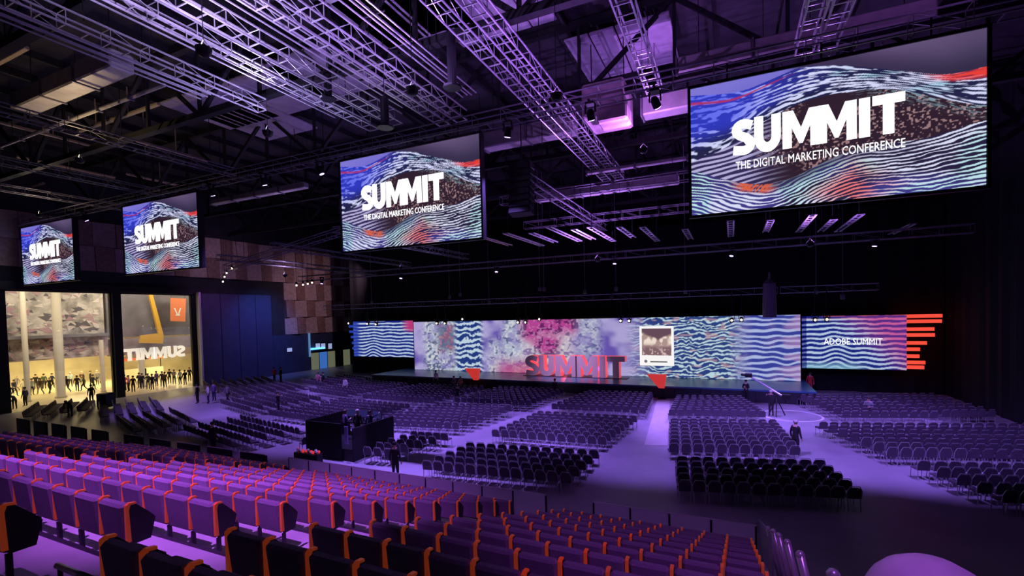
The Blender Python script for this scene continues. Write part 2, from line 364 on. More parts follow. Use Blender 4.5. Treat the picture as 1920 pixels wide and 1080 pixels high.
# ------------------------------------------------------------------ lettering
def strip(path, wid):
    L, R = [], []
    n = len(path)
    for i, (x, z) in enumerate(path):
        a = path[max(0, i-1)]; c = path[min(n-1, i+1)]
        dx, dz = c[0]-a[0], c[1]-a[1]; l = math.hypot(dx, dz) or 1
        nx, nz = -dz/l*wid/2, dx/l*wid/2
        L.append((x+nx, z+nz)); R.append((x-nx, z-nz))
    return L+R[::-1]
def arc(cx, cz, rx, rz, a0, a1, n=8):
    return [(cx+rx*math.cos(math.radians(a0+(a1-a0)*i/n)), cz+rz*math.sin(math.radians(a0+(a1-a0)*i/n))) for i in range(n+1)]
def letters():
    t = .25
    Sp = strip([(.62, .80)]+arc(.36, .70, .235, .175, 62, 200, 7)+[(.26, .555), (.46, .47)]+arc(.36, .30, .235, .175, 20, -100, 7)+[(.05, .16)], t)
    Up_ = strip([(.145, 1.0), (.145, .42)]+arc(.40, .42, .255, .295, 190, 350, 10)+[(.655, .42), (.655, 1.0)], .27)
    Mp = [(0, 0), (0, 1), (.30, 1), (.52, .52), (.74, 1), (1.04, 1), (1.04, 0), (.78, 0), (.78, .55), (.57, .10), (.47, .10), (.26, .55), (.26, 0)]
    Ip = [(0, 0), (0, 1), (.28, 1), (.28, 0)]
    Tp = [(.26, 0), (.26, .76), (0, .76), (0, 1), (.80, 1), (.80, .76), (.54, .76), (.54, 0)]
    out = []; x = 0
    for P, wd in ((Sp, .68), (Up_, .84), (Mp, .97), (Mp, 1.10), (Ip, .34), (Tp, .80)):
        out.append([(a+x, c) for a, c in P]); x += wd
    return out, x
LET, LETW = letters()

def text_mesh(body, size, extrude=0.0):
    cu = bpy.data.curves.new('txt', 'FONT'); cu.body = body; cu.size = size; cu.extrude = extrude; cu.resolution_u = 2; cu.offset = 0
    o = bpy.data.objects.new('txt', cu); COL.objects.link(o)
    bpy.context.view_layer.update()
    dg = bpy.context.evaluated_depsgraph_get()
    me = bpy.data.meshes.new_from_object(o.evaluated_get(dg)); bpy.data.objects.remove(o); return me

# mirrored word on the foyer display wall, emission added to whiten it
me_ = MB(); wx = FXM+.05
a0 = atX(347, 668, wx); a1 = atX(232, 670, wx); hh = (atX(290, 645, wx).z-atX(290, 667, wx).z)
for P in LET:
    me_.prism([(a0.y+(a1.y-a0.y)*x/LETW, a0.z+hh*z) for x, z in P], .12, f=lambda x, y, z: (.05+y, x, z))
o = me_.obj('mirrored_lettering', mat('white_added_glow', (.9, .88, .82), .6, emit=.5, ecol=(1, .95, .85)), gb); o['label'] = 'white mirrored word SUMMIT'
# ------------------------------------------------------------------ LED content
def vnoise(u, v, seed):
    r = np.random.RandomState(seed); G = r.rand(64, 64)
    iu = np.floor(u).astype(int); iv = np.floor(v).astype(int); fu = u-iu; fv = v-iv
    fu = fu*fu*(3-2*fu); fv = fv*fv*(3-2*fv)
    g = lambda a, b_: G[a % 64, b_ % 64]
    return (g(iu, iv)*(1-fu)+g(iu+1, iv)*fu)*(1-fv)+(g(iu, iv+1)*(1-fu)+g(iu+1, iv+1)*fu)*fv
def ss(a, b_, x): t = np.clip((x-a)/(b_-a), 0, 1); return t*t*(3-2*t)
def lerp(c, d, t): return c*(1-t[..., None])+np.array(d)*t[..., None]
def wave_content(NU, NV):
    v, u = np.meshgrid(np.linspace(0, 1, NV), np.linspace(0, 1, NU), indexing='ij')
    I = lambda xs, ys: np.interp(u, np.linspace(0, 1, 200), np.convolve(np.pad(np.interp(np.linspace(0, 1, 200), xs, ys), 10, 'edge'), np.ones(21)/21, 'valid'))
    top = I([0, .1, .2, .3, .42, .55, .65, .8, .9, 1], [.95, .92, .90, .94, 1.0, .96, .90, .80, .74, .76])
    up = I([0, .15, .3, .4, .5, .65, .75, .9, 1], [.42, .50, .66, .73, .76, .75, .71, .58, .50])
    lo = I([0, .1, .2, .3, .4, .5, .6, .7, .8, .9, 1], [.36, .28, .21, .17, .20, .29, .35, .36, .35, .38, .42])
    n1 = vnoise(u*7, v*9, 1); n2 = vnoise(u*26, v*40, 2); n3 = vnoise(u*150, v*95, 3); n4 = vnoise(u*4, v*4, 4)
    C = lambda c: np.zeros(u.shape+(3,))+np.array(c)
    mixm = lambda a, b_, m: a*(1-m[..., None])+b_*m[..., None]
    sky = lerp(C((.17, .11, .25)), (.045, .03, .08), ss(.25, .0, v-top)); sky = lerp(sky, (.02, .02, .05), ss(.6, 1, u)*.5)
    sky = mixm(sky, lerp(C((.10, .09, .50)), (.26, .22, .72), n4), ss(.44, .36, u))
    ph = (v-up)/(top-up+1e-3)
    streak = vnoise(u*22, ph*19+3*n1, 5); str2 = vnoise(u*52, ph*40+4*n1, 6)
    s1 = np.sin(2*np.pi*(ph*9+1.6*n1)); s1 = ss(.0, .5, .40*s1+1.6*(streak-.5)+1.3*(str2-.47))
    base = lerp(C((.018, .018, .07)), (.03, .04, .50), ss(.62, .15, u)*ss(.1, .5, ph))
    line = lerp(C((.66, .68, .95)), (.13, .16, .86), ss(.50, .10, u)*ss(.05, .55, ph)); line = lerp(line, (.42, .62, .82), ss(.55, .85, vnoise(u*9, v*30, 9))*ss(.3, .6, u))
    band = mixm(base, line, s1)
    band = lerp(band, (.80, .05, .04), ss(.80, .92, u)*ss(.66, .84, ph)*ss(1.1, .95, ph)*ss(.25, .55, streak+.2))
    band = lerp(band, (.45, .03, .09), ss(.035, .0, np.abs(ph-.88-.05*(n1-.5)))*ss(.42, .3, u))
    lens = C((.030, .014, .028))
    sp = ss(.66, .74, n3)*ss(.30, .55, vnoise(u*8, v*8, 7)+.35*(u-.4)); lens = lerp(lens, (.42, .25, .27), sp*.75)
    fr_ = ss(.10, .0, np.abs(v-up))*ss(.55, .8, u); lens = lerp(lens, (.30, .45, .55), fr_*ss(.6, .75, str2)*.8)
    s2 = np.sin(2*np.pi*((v-.35*u)*26+1.0*n1)); s2 = ss(-.1, .6, s2+1.4*(vnoise(u*20, (v-.35*u)*40, 10)-.5))
    ml = mixm(C((.035, .025, .10)), C((.46, .42, .70)), s2); lens = mixm(ml, lens, ss(.18, .40, u))
    pl_ = (lo-v); fz = pl_*42*(1-.25*np.abs(u-.6))+1.2*(n2-.5)*.5
    dash = .5*vnoise(u*26, fz*1.1+3, 11)+.5*vnoise(u*9, v*14, 19)
    s3 = np.sin(2*np.pi*(fz+1.4*n1)); s3 = ss(.0, .5, s3+2.2*(dash-.5))
    l3 = lerp(C((.70, .72, .92)), (.50, .76, .82), ss(.50, .75, vnoise(u*5, v*5, 8)))
    l3 = lerp(l3, (.78, .18, .20), ss(.34, .05, np.abs(u-.60)*1.5+np.abs(v-.08)*1.1)*ss(.25, .55, dash+.15))
    d3 = lerp(C((.020, .014, .05)), (.05, .04, .24), ss(.35, .8, n4))
    bot = mixm(d3, l3, s3)
    gap = ss(.10, .01, pl_)*ss(.05, .25, u)*ss(.9, .6, u); bot = mixm(bot, C((.03, .022, .07)), .8*gap)
    rb = ss(.06, .02, np.abs(pl_-.02))*ss(.10, .03, np.abs(u-.25)); bot = lerp(bot, (.70, .12, .05), rb*ss(.35, .6, str2+.1))
    out = np.where((v > top)[..., None], sky, np.where((v > up)[..., None], band, np.where((v > lo)[..., None], lens, bot)))
    return np.clip(out, 0, 1.2)
def led_mesh(name, W, H, colr, mats, curve=None):
    NV, NU = colr.shape[:2]
    zz, xx = np.meshgrid(np.linspace(0, H, NV), np.linspace(0, W, NU), indexing='ij')
    V = np.stack([xx, np.zeros_like(xx), zz], -1).reshape(-1, 3)
    idx = np.arange(NV*NU).reshape(NV, NU)
    Fc = np.stack([idx[:-1, :-1], idx[:-1, 1:], idx[1:, 1:], idx[1:, :-1]], -1).reshape(-1, 4)
    me = bpy.data.meshes.new(name); me.vertices.add(len(V)); me.vertices.foreach_set('co', V.ravel())
    me.loops.add(Fc.size); me.loops.foreach_set('vertex_index', Fc.ravel().astype(np.int32))
    me.polygons.add(len(Fc)); me.polygons.foreach_set('loop_start', np.arange(0, Fc.size, 4, dtype=np.int32))
    at_ = me.attributes.new('Col', 'FLOAT_COLOR', 'POINT')
    at_.data.foreach_set('color', np.concatenate([colr.reshape(-1, 3), np.ones((NV*NU, 1))], 1).ravel().astype(np.float32))
    me.materials.append(mats); me.update(); me.validate(); return me

m_led = led_mat('led_screen', 1.0); m_leds = led_mat('led_stage', .80)
SW, SH, SY, SZ = 4.641*16/9, 4.641, 19.0, 10.715
SX = [-1.297, -18.417, -38.545, -53.6]
scr_me = led_mesh('display', SW, SH, wave_content(480, 270), m_led)
scr_lo = led_mesh('display', SW, SH, wave_content(280, 158), m_led)
lab = ['largest hanging LED screen reading SUMMIT, nearest at upper right', 'hanging SUMMIT LED screen at the centre of the picture',
       'hanging SUMMIT LED screen third from the right, above the foyer glass', 'smallest hanging SUMMIT LED screen at the far left']
bl = MB()
for P in LET: bl.prism([(x, z) for x, z in P], .03)
big_me = bl.mesh('big_lettering', m_emwhite)
sub_me = text_mesh('THE DIGITAL MARKETING CONFERENCE', 1, .01); sub_me.materials.clear(); sub_me.materials.append(m_emwhite)
sw_ = max(v.co.x for v in sub_me.vertices)
fr = MB()
fr.box((SW/2, .18, SH/2), (SW+.1, .3, SH+.1))
for (c, d) in (((-.05, .02, SH/2), (.1, .16, SH+.2)), ((SW+.05, .02, SH/2), (.1, .16, SH+.2)), ((SW/2, .02, -.05), (SW, .16, .1)), ((SW/2, .02, SH+.05), (SW, .16, .1))): fr.box(c, d)
fr_me = fr.mesh('screen_frame', m_blackm)
hk = MB()
for fx in (.15, .5, .85):
    hk.tube((SW*fx, .2, SH+.05), (SW*fx, .2, SH+.75), .03, 5)
hk_me = hk.mesh('hanger', m_blackm)
for i, x0 in enumerate(SX):
    t = thing('led_screen', lab[i], 'screen', (x0, SY, SZ), 0, 'hanging led screens')
    link('display', scr_me if i == 0 else scr_lo, t); link('screen_frame', fr_me, t); link('hanger', hk_me, t)
    o = link('big_lettering', big_me, t, (SW*.165, -.05, SH*.42)); o.scale = (SW*.60/LETW, 1, SH*.27)
    o['label'] = 'white word SUMMIT'
    o = link('small_lettering', sub_me, t, (SW*.18, -.05, SH*.315)); o.rotation_euler = (math.pi/2, 0, 0); o.scale = (SW*.585/sw_, SH*.088, 1)
    o['label'] = 'white line THE DIGITAL MARKETING CONFERENCE'

# ------------------------------------------------------------------ stage
STY0, STY1, STZ, STX0, STX1 = 40.7, 47.5, 1.0, -36.0, 5.6
stg = thing('stage', 'long low stage with blue-lit deck under the LED wall', 'stage', (0, 0, 0))
b = MB(); b.box(((STX0+STX1)/2, (STY0+STY1)/2, STZ-.06), (STX1-STX0, STY1-STY0, .12)); b.obj('deck', m_stage, stg)
for k in range(21):
    wd = (STX1-STX0)/21
    b = MB(); b.box((STX0+wd*(k+.5), STY0+.05, (STZ-.12)/2), (wd-.03, .08, STZ-.12)); b.obj('fascia_panel', m_fascia, stg)
b = MB(); b.box(((STX0+STX1)/2, (STY0+STY1)/2+.1, (STZ-.12)/2), (STX1-STX0-.2, STY1-STY0-.3, STZ-.14)); b.obj('frame', m_blackm, stg)
def stage_content(NU, NV):
    v, u = np.meshgrid(np.linspace(0, 1, NV), np.linspace(0, 1, NU), indexing='ij')
    U = u*725+776
    n1 = vnoise(u*34, v*7, 11); n2 = vnoise(u*95+2*n1, v*17+1.5*n1, 12); n3 = vnoise(u*14, v*4, 13); n4 = vnoise(u*210, v*38, 14); n5 = vnoise(u*50, v*11, 15)
    C = lambda c: np.zeros(u.shape+(3,))+np.array(c)
    mixm = lambda a, b_, m: a*(1-m[..., None])+b_*m[..., None]
    lav = lerp(C((.16, .10, .50)), (.50, .44, .80), ss(.25, .75, n3*.6+n5*.5))
    cry = lerp(C((.50, .55, .72)), (.10, .13, .28), ss(.50, .68, n2)*.9); cry = lerp(cry, (.82, .82, .86), ss(.52, .66, n4)*.75); cry = lerp(cry, (.30, .24, .62), ss(.55, .8, n5)*.6)
    st = ss(-.1, .45, np.sin(2*np.pi*(v*8.5+.16*np.sin(U*.22)+.9*(n1-.5)+.35*(n4-.5))))
    wav = mixm(C((.02, .05, .26)), C((.62, .78, .92)), st)
    st2 = ss(-.05, .5, np.sin(2*np.pi*(v*17+1.6*(n1-.5)+1.0*(n2-.5)))+1.6*(n4-.5)); wv2 = mixm(C((.03, .06, .26)), C((.60, .80, .88)), st2)
    wv2 = lerp(wv2, (.60, .35, .40), ss(.7, .8, vnoise(u*60, v*20, 18))*.6)
    st3 = ss(-.05, .55, np.sin(2*np.pi*(v*12+.7*(n1-.5)+.10*np.sin(U*.2)))+.7*(n5-.5)); wv3 = mixm(C((.045, .06, .38)), C((.50, .58, .92)), st3)
    mag = lerp(C((.55, .07, .34)), (.17, .02, .15), ss(.45, .65, n2)); mag = lerp(mag, (.66, .26, .55), ss(.6, .75, n4)*.6)
    wht = lerp(C((.66, .56, .68)), (.30, .20, .44), ss(.48, .68, n2)); wht = lerp(wht, (.85, .82, .84), ss(.55, .7, n4)*.6)
    c = lav.copy()
    W_ = lambda a, b_, e=10: ss(a-e, a+e, U)*ss(b_+e, b_-e, U)
    c = mixm(c, cry, W_(802, 890, 12))
    drk = lerp(C((.05, .08, .22)), (.36, .12, .22), ss(.5, .66, n2)); c = mixm(c, drk, W_(838, 882, 12)*ss(.30, .5, v)*ss(.98, .85, v)*.8)
    c = mixm(c, wav, W_(880, 945, 8)); c = mixm(c, cry, W_(957, 985)*ss(.8, .4, v)); c = mixm(c, cry, W_(990, 1040, 12))
    c = mixm(c, wht, W_(1035, 1140, 16)); c = mixm(c, mag, W_(1032, 1150, 16)*ss(.42, .68, v+.5*(n3-.5)))
    c = mixm(c, C((.62, .07, .24)), W_(978, 1168, 25)*ss(.40, .0, v)*.8); c = mixm(c, cry, W_(1145, 1188, 14)*ss(.2, .5, v)*.75)
    c = mixm(c, wv2, W_(1255, 1425, 30)); c = mixm(c, wv3, ss(1395, 1440, U)); c = lerp(c, (.62, .34, .66), ss(1445, 1500, U)*ss(.35, .65, n5)*.5)
    return np.clip(c, 0, 1.1)
LY = 46.0; LX0, LX1 = -34.1, 5.2; LZ0, LZ1 = 1.02, 6.62
lw = thing('stage_led_wall', 'wide centre LED wall with crumpled lilac, magenta and blue pattern behind the stage', 'screen', (LX0, LY, LZ0))
link('display', led_mesh('display', LX1-LX0, LZ1-LZ0, stage_content(720, 110), m_leds), lw)
b = MB(); b.box(((LX1-LX0)/2, .25, (LZ1-LZ0)/2), (LX1-LX0+.06, .4, LZ1-LZ0+.06)); b.obj('backing', m_blackm, lw)
# instant-photo card shown on the wall
P0 = atY(1200, 685, LY-.05); P1 = atY(1263, 611, LY-.05)
pw, phh = P1.x-P0.x, P1.z-P0.z
b = MB(); b.rbox((P0.x-LX0+pw/2, -.05, P0.z-LZ0+phh/2), (pw, .06, phh), .02); o = b.obj('photo_card', mat('card_white', (.9, .9, .88), .5, emit=.95, ecol=(.95, .95, .9)), lw); o['label'] = 'white photo card on the LED wall'
def photo(NU=80, NV=80):
    v, u = np.meshgrid(np.linspace(0, 1, NV), np.linspace(0, 1, NU), indexing='ij')
    n = vnoise(u*9, v*9, 21); n2 = vnoise(u*22, v*14, 22)
    c = np.zeros(u.shape+(3,)); c[:] = (.42, .28, .26)
    c = lerp(c, (.85, .72, .62), ss(.45, .7, n)*ss(.3, .5, v)); c = lerp(c, (.13, .07, .10), ss(.05, -.05, np.abs(u-.55)*.5+.58-v+.05*(n-.5)))
    c = lerp(c, (.14, .07, .10), ss(.42, .25, v)*.75); c = lerp(c, (.65, .45, .45), ss(.6, .75, n2)*ss(.4, .1, v)); return c
ph_ = led_mesh('photo_picture', pw*.86, phh*.68, photo(), m_led)
o = link('photo_picture', ph_, lw, (P0.x-LX0+pw*.07, -.1, P0.z-LZ0+phh*.26)); o['label'] = 'dim crowd photo inside the card'
b = MB(); b.box((P0.x-LX0+pw*.56, -.09, P0.z-LZ0+phh*.10), (pw*.5, .02, phh*.035)); b.ball((P0.x-LX0+pw*.18, -.09, P0.z-LZ0+phh*.11), pw*.05, sc=(1, .2, 1)); b.obj('photo_caption', mat('caption_grey', (.45, .5, .5), .6, emit=.3), lw)
def wing_content(NU, NV, kind):
    v, u = np.meshgrid(np.linspace(0, 1, NV), np.linspace(0, 1, NU), indexing='ij')
    n1 = vnoise(u*10, v*6, 31+kind); n3 = vnoise(u*4, v*3, 35+kind)
    bump = .10*np.exp(-((u-.35)/.12)**2)+.015*np.sin(u*23)
    st = np.sin(2*np.pi*((v-bump*(1-v))*11+.35*(n1-.5))); st = ss(-.05, .45, st+.6*(vnoise(u*22, v*11, 41)-.5))
    d = np.zeros(u.shape+(3,)); d[:] = (.012, .022, .26); l = np.zeros_like(d); l[:] = (.55, .70, .92)
    if kind == 0:
        c = d*(1-st[..., None])+l*st[..., None]
        edge = ss(.14, .06, u); c = lerp(c, (.02, .05, .45), edge*.9); m = ss(.80, .95, u)*ss(.55, .75, v+.3*(n3-.5)); c = lerp(c, (.60, .05, .22), m)
    else:
        pk = ss(.45, .85, u+.6*(v-.5)); d = lerp(d, (.13, .03, .28), pk); l = lerp(l, (.70, .13, .40), ss(.55, .95, u+.5*(v-.5)))
        l = lerp(l, (.95, .16, .14), ss(.92, .99, v)); c = d*(1-st[..., None])+l*st[..., None]
        c = lerp(c, (.30, .62, .80), ss(.16, .0, v)*ss(.7, .4, u)*.7)
        c = np.where((u < .05)[..., None], c*np.array((.25, .25, .55)), c)
    return c
def wing(px0, px1, py0t, py1b, kind, label):
    Y = 47.0; A = atY(px0, py1b, Y); B = atY(px1, py0t, Y)
    t = thing('side_led_wall', label, 'screen', (A.x, Y, A.z)); W, H = B.x-A.x, B.z-A.z
    link('display', led_mesh('display', W, H, wing_content(180, 90, kind), m_leds), t)
    b = MB(); b.box((W/2, .2, H/2), (W+.05, .3, H+.05)); b.obj('backing', m_blackm, t)
    return t, W, H, A
t, W, H, A = wing(1504, 1700, 590, 690, 1, 'pink and blue striped LED wall on the right side of the stage')
tm = text_mesh('ADOBE SUMMIT', 1, .01); tm.materials.clear(); tm.materials.append(m_emwhite); tw = max(v.co.x for v in tm.vertices)
o = link('screen_lettering', tm, t, (W*.22, -.06, H*.46)); o.rotation_euler = (math.pi/2, 0, 0); o.scale = (W*.56/tw, H*.17, 1); o['label'] = 'blurred white lettering'
m_bar = mat('red_led_bar', (.9, .1, .06), .5, emit=.95, ecol=(1, .085, .05))
for k, (py, xe) in enumerate([(592, 1767), (602, 1766), (617, 1752), (628, 1753), (643, 1738), (655, 1725), (668, 1724), (680, 1735), (689, 1733)]):
    e = atY(xe, py, 47); z = e.z
    b = MB(); b.box((W+(e.x-A.x-W)/2, .05, z-A.z), (e.x-A.x-W, .15, .27)); b.obj('led_bar', m_bar, t)
t, W, H, A = wing(664, 774, 601, 668, 0, 'blue and white wavy striped LED wall on the left side of the stage')
m_barb = mat('blue_led_bar', (.05, .1, .6), .5, emit=.55, ecol=(.03, .08, .6))
for k, (py, xe) in enumerate([(612, 654), (622, 655), (632, 658), (643, 660), (653, 661)]):
    e = atY(xe, py, 47); b = MB(); b.box(((e.x-A.x)/2, .05, e.z-A.z), (A.x-e.x, .15, .3)); b.obj('led_bar', m_barb, t)
# big free-standing letters
LA = atY(985, 704, 44); LB = atY(1172, 704, 44)
sm = thing('letter_sculpture', 'free-standing dark SUMMIT letters with red glowing sides on the stage', 'letters', (LA.x, 44, STZ))
sx_ = (LB.x-LA.x)/LETW; sh_ = 2.05
for P in LET:
    b = MB(); b.prism([(x*sx_, z*sh_+.03) for x, z in P], .9, 0, 1); b.obj('letter', [m_lfront, m_lside], sm)
b = MB(); b.box((LETW*sx_/2, .45, .02), (LETW*sx_+.4, 1.1, .04)); b.obj('plinth', m_blackm, sm)
l = omni((LA.x+4, 44.95, 1.7), (1, .1, .12), 60, .4); l.data.name = 'letter_backlight'
omni((LA.x+7.6, 44.6, 1.8), (.45, .1, 1), 60, .3)
# red inverted wedges at the stage front
for px, py, lb in [(886, 700, 'red wedge-shaped monitor stand left of the SUMMIT letters'), (1231, 711, 'red wedge-shaped monitor stand right of the SUMMIT letters')]:
    p = atY(px, py, 40.3)
    t = thing('monitor_stand', lb, 'monitor', (p.x, 40.3, 0))
    b = MB(); zt = atY(px, py-9, 40.3).z
    b.prism([(-.75, zt), (.8, zt+.02), (.62, zt-1.1), (.2, zt-1.1)], .35, f=lambda x, y, z: (x, y-.2, z)); b.obj('screen_hood', m_redp, t)
    b = MB(); b.tube((.4, 0, 0), (.4, 0, zt-1.05), .05); b.box((.4, 0, .03), (.6, .5, .06)); b.obj('stand', m_blackm, t)
# black drapes: behind LED wall and below/around wings
b = MB()
pts = [(XL+9+i*.45, 48.4+.12*math.sin(i*1.7)) for i in range(int((XR-XL-9)/.45)+1)]
for (x0, y0), (x1, y1) in zip(pts[:-1], pts[1:]): b.add([(x0, y0, 0), (x1, y1, 0), (x1, y1, 15.5), (x0, y0, 15.5)], [(0, 1, 2, 3)])
tag(b.obj('stage_drape', m_black), 'tall black backdrop curtain behind the stage screens', 'curtain')

# ------------------------------------------------------------------ trusses
def tmesh_rung(w): 
    b = MB(); b.tube((0, -w/2, 0), (0, w/2, 0), .022, 4); return b.mesh('rung', m_steel)
RUNG = {}
def truss(p, q, w, h, label, step=.6, ladder=True, m=None, rr=.035, group='ceiling trusses', drop=None):
    p, q = Vector(p), Vector(q); d = q-p; L = d.length; ang = math.atan2(d.y, d.x)
    m = m or m_steel
    t = thing('lighting_truss', label, 'truss', p, ang, group)
    t.rotation_euler = (0, -math.asin(d.z/L), ang)
    for sy in (-1, 1):
        for sz in (0, 1):
            b = MB(); b.tube((0, sy*w/2, sz*h), (L, sy*w/2, sz*h), rr, 5); b.obj('chord', m, t)
    key = (round(w, 2), m.name)
    if key not in RUNG:
        b = MB(); b.tube((0, -w/2, 0), (0, w/2, 0), .024, 4); RUNG[key] = b.mesh('rung', m)
    n = int(L/step)
    b = MB()
    for i in range(n+1):
        x = i*L/n
        if ladder: link('rung', RUNG[key], t, (x, 0, 0))
        else: b.tube((x, -w/2, 0), (x, w/2, 0), .022, 4, cap=False)
        if i % 2 == 0: b.tube((x, -w/2, h), (x, w/2, h), .016, 4, cap=False)
        for sy in (-1, 1):
            if i % 2 == 0: b.tube((x, sy*w/2, 0), (x, sy*w/2, h), .016, 4, cap=False)
            if i % 4 == 0 and i+2 <= n: b.tube((x, sy*w/2, h), (x+2*L/n, sy*w/2, 0), .013, 4, cap=False)
    b.obj('lacing', m, t)['kind'] = 'stuff'
    if drop:
        for fx in (.12, .5, .88):
            b = MB(); b.tube((L*fx, 0, h), (L*fx, 0, 21.485-p.z), .018, 4); b.obj('hoist_chain', m_blackm, t)
    return t
ZT = 16.3
truss((-54, 18.95, 15.55), (15, 18.95, 15.55), .55, .55, 'long horizontal truss carrying the four hanging screens', .7, True, m_steeld, drop=ZR)
truss((-41, 36, 11.25), (12.6, 36, 11.25), .55, .5, 'horizontal truss crossing the hall in front of the stage', .7, True, m_steeld, drop=ZR)
for (x, y0, y1, z, lb) in [
    (-7.75, 3, 33, ZT, 'left one of the two ladder trusses running side by side at top centre'),
    (-6.85, 3, 33, ZT, 'right one of the two ladder trusses running side by side at top centre'),
    (-2.85, 6, 21.2, ZT, 'single ladder truss left of the largest screen, at the top edge'),
    (2.45, 8, 20.2, ZT, 'left ladder truss above the largest screen'),
    (3.15, 8, 20.2, ZT, 'right ladder truss above the largest screen'),
    (-11.35, 3, 19.5, ZT, 'rightmost of the bright lilac trusses at upper left'),
    (-12.3, 3, 19.5, ZT, 'second from right of the bright lilac trusses at upper left'),
    (-14.2, 3, 18.4, ZT, 'third from right of the bright lilac trusses at upper left'),
    (-15.6, 3, 18.4, ZT, 'fourth from right of the bright lilac trusses at upper left'),
    (-18.4, 2, 14.5, ZT, 'leftmost of the bright lilac trusses at upper left'),
]:
    truss((x, y0, z), (x, y1, z), .55, .45, lb, .55, drop=ZR)
for (x, y0, y1, z, lb) in [
    (-28.2, 8, 20, ZT, 'dull truss running toward the stage at left below the grey duct'),
    (-37, 10, 21, ZT, 'dull truss above the third hanging screen from the right'),
    (-44, 10, 22, ZT, 'dull truss near the upper left edge above the smallest screen'),
    (-9.0, 22, 37, 13.6, 'truss descending toward the stage right of the hanging loudspeaker'),
    (-22, 24, 38, 12.4, 'truss behind the lower edge of the centre screen'),
    (-30, 24, 40, 12.4, 'truss behind the gap between centre and third screens'),
    (-36, 24, 42, 12.0, 'truss over the wooden wall corner'),
]:
    truss((x, y0, z), (x, y1, z), .5, .42, lb, .6, m=m_steeld, drop=ZR)
for (a, c, lb) in [(tuple(atY(425, 508, 27)), tuple(atY(640, 440, 27)), 'bent truss with small lamps in front of the wooden wall'),
                   ((-31, 31, 14.6), (-18, 31, 14.6), 'short truss crossing left of the centre screen'),
                   ((-14, 29, 14.6), (-1.5, 29, 14.6), 'truss crossing between centre and largest screens'),
                   ((-14, 33, 13.6), (12, 33, 13.6), 'truss crossing just under the largest screen')]:
    truss(a, c, .5, .5, lb, .6, m=m_steeld, drop=ZR)
for (x, y0, y1, lb) in [(-10.4, 2, 18.0, 'bundle of thin pale pipes right of the lilac trusses'), (-13.3, 2, 17.6, 'bundle of thin pale pipes between the lilac trusses'), (-16.7, 2, 17.0, 'bundle of thin pale pipes left of the lilac trusses'), (-20.2, 4, 13.0, 'short bundle of pipes beside the grey duct')]:
    t = thing('pipe_bundle', lb, 'pipes', (x, y0, 16.6), 0, 'pipe bundles')
    for q in range(4):
        b = MB(); b.tube((.22*q, 0, .05*(q % 2)), (.22*q, y1-y0, .05*(q % 2)), .03, 5); b.obj('pipe', m_steel, t)
    for q in range(int((y1-y0)/3)):
        b = MB(); b.box((.33, 1+3*q, .09), (.9, .06, .05)); b.obj('cross_bracket', m_blackm, t)
        b = MB(); b.tube((.33, 1+3*q, .1), (.33, 1+3*q, 4.9), .012, 4); b.obj('hanger_rod', m_blackm, t)
# small cross pieces on the stage-front grid
r = random.Random(4)
BPX = [(930, 452), (985, 450), (1020, 446), (1060, 440), (1095, 440), (1130, 440), (1175, 436), (1220, 440), (1290, 440), (1370, 430), (1440, 425), (1510, 420), (1550, 424), (1590, 420), (1690, 430)]
for k, (px, py) in enumerate(BPX):
    ln = 6.4 if k % 2 else 4.6
    p = atz(px, py, 12.3)
    t = thing('pipe_batten', 'steel pipe batten over the stage-front truss, %s from the left' % ORD[k], 'batten', (p.x, p.y-ln/2, 12.2), 0, 'pipe battens')
    for sx in (-.16, .16):
        b = MB(); b.tube((sx, 0, .1), (sx, ln, .1), .05, 6); b.obj('batten_tube', m_steel, t)
    for q in range(int(ln/.8)+1):
        b = MB(); b.tube((-.16, .02+q*.8, .1), (.16, .02+q*.8, .1), .035, 4); b.obj('rung', m_steel, t)
    for yc in (.4, ln-.4):
        b = MB(); b.tube((0, yc, .2), (0, yc, 21.485-12.2), .015, 4); b.obj('cable', m_blackm, t)

# ------------------------------------------------------------------ roof: black girders, purlins, light deck panels, ducts
gi = 0
for yy, lb in [(8.5, 'nearest'), (15.5, 'second'), (22.8, 'third'), (30, 'fourth'), (38, 'fifth'), (46, 'farthest')]:
    t = thing('roof_girder', 'black steel roof girder spanning the hall, %s from the camera' % lb, 'girder', (XL, yy, 17.6), 0, 'roof girders')
    L = XR-XL
    for z in (0, 3.6):
        b = MB(); b.box((L/2, 0, z), (L, .35, .3)); b.obj('chord', m_beam, t)
    n = 16
    for i in range(n):
        b = MB(); x0 = L*i/n; x1 = L*(i+1)/n
        b.tube((x0, 0, 0 if i % 2 else 3.6), (x1, 0, 3.6 if i % 2 else 0), .13, 4); b.obj('diagonal', m_beam, t)
        b = MB(); b.tube((x1, 0, 0), (x1, 0, 3.6), .1, 4); b.obj('post', m_beam, t)
pk = 0
for x in np.arange(XL+3, XR, 3.2):
    pk += 1; b = MB(); b.box((x, 24, 21.3), (.22, 66, .4)); struct(b.obj('trim_%d' % (pk+3), m_beam))  # roof purlins, numbered on after the trims
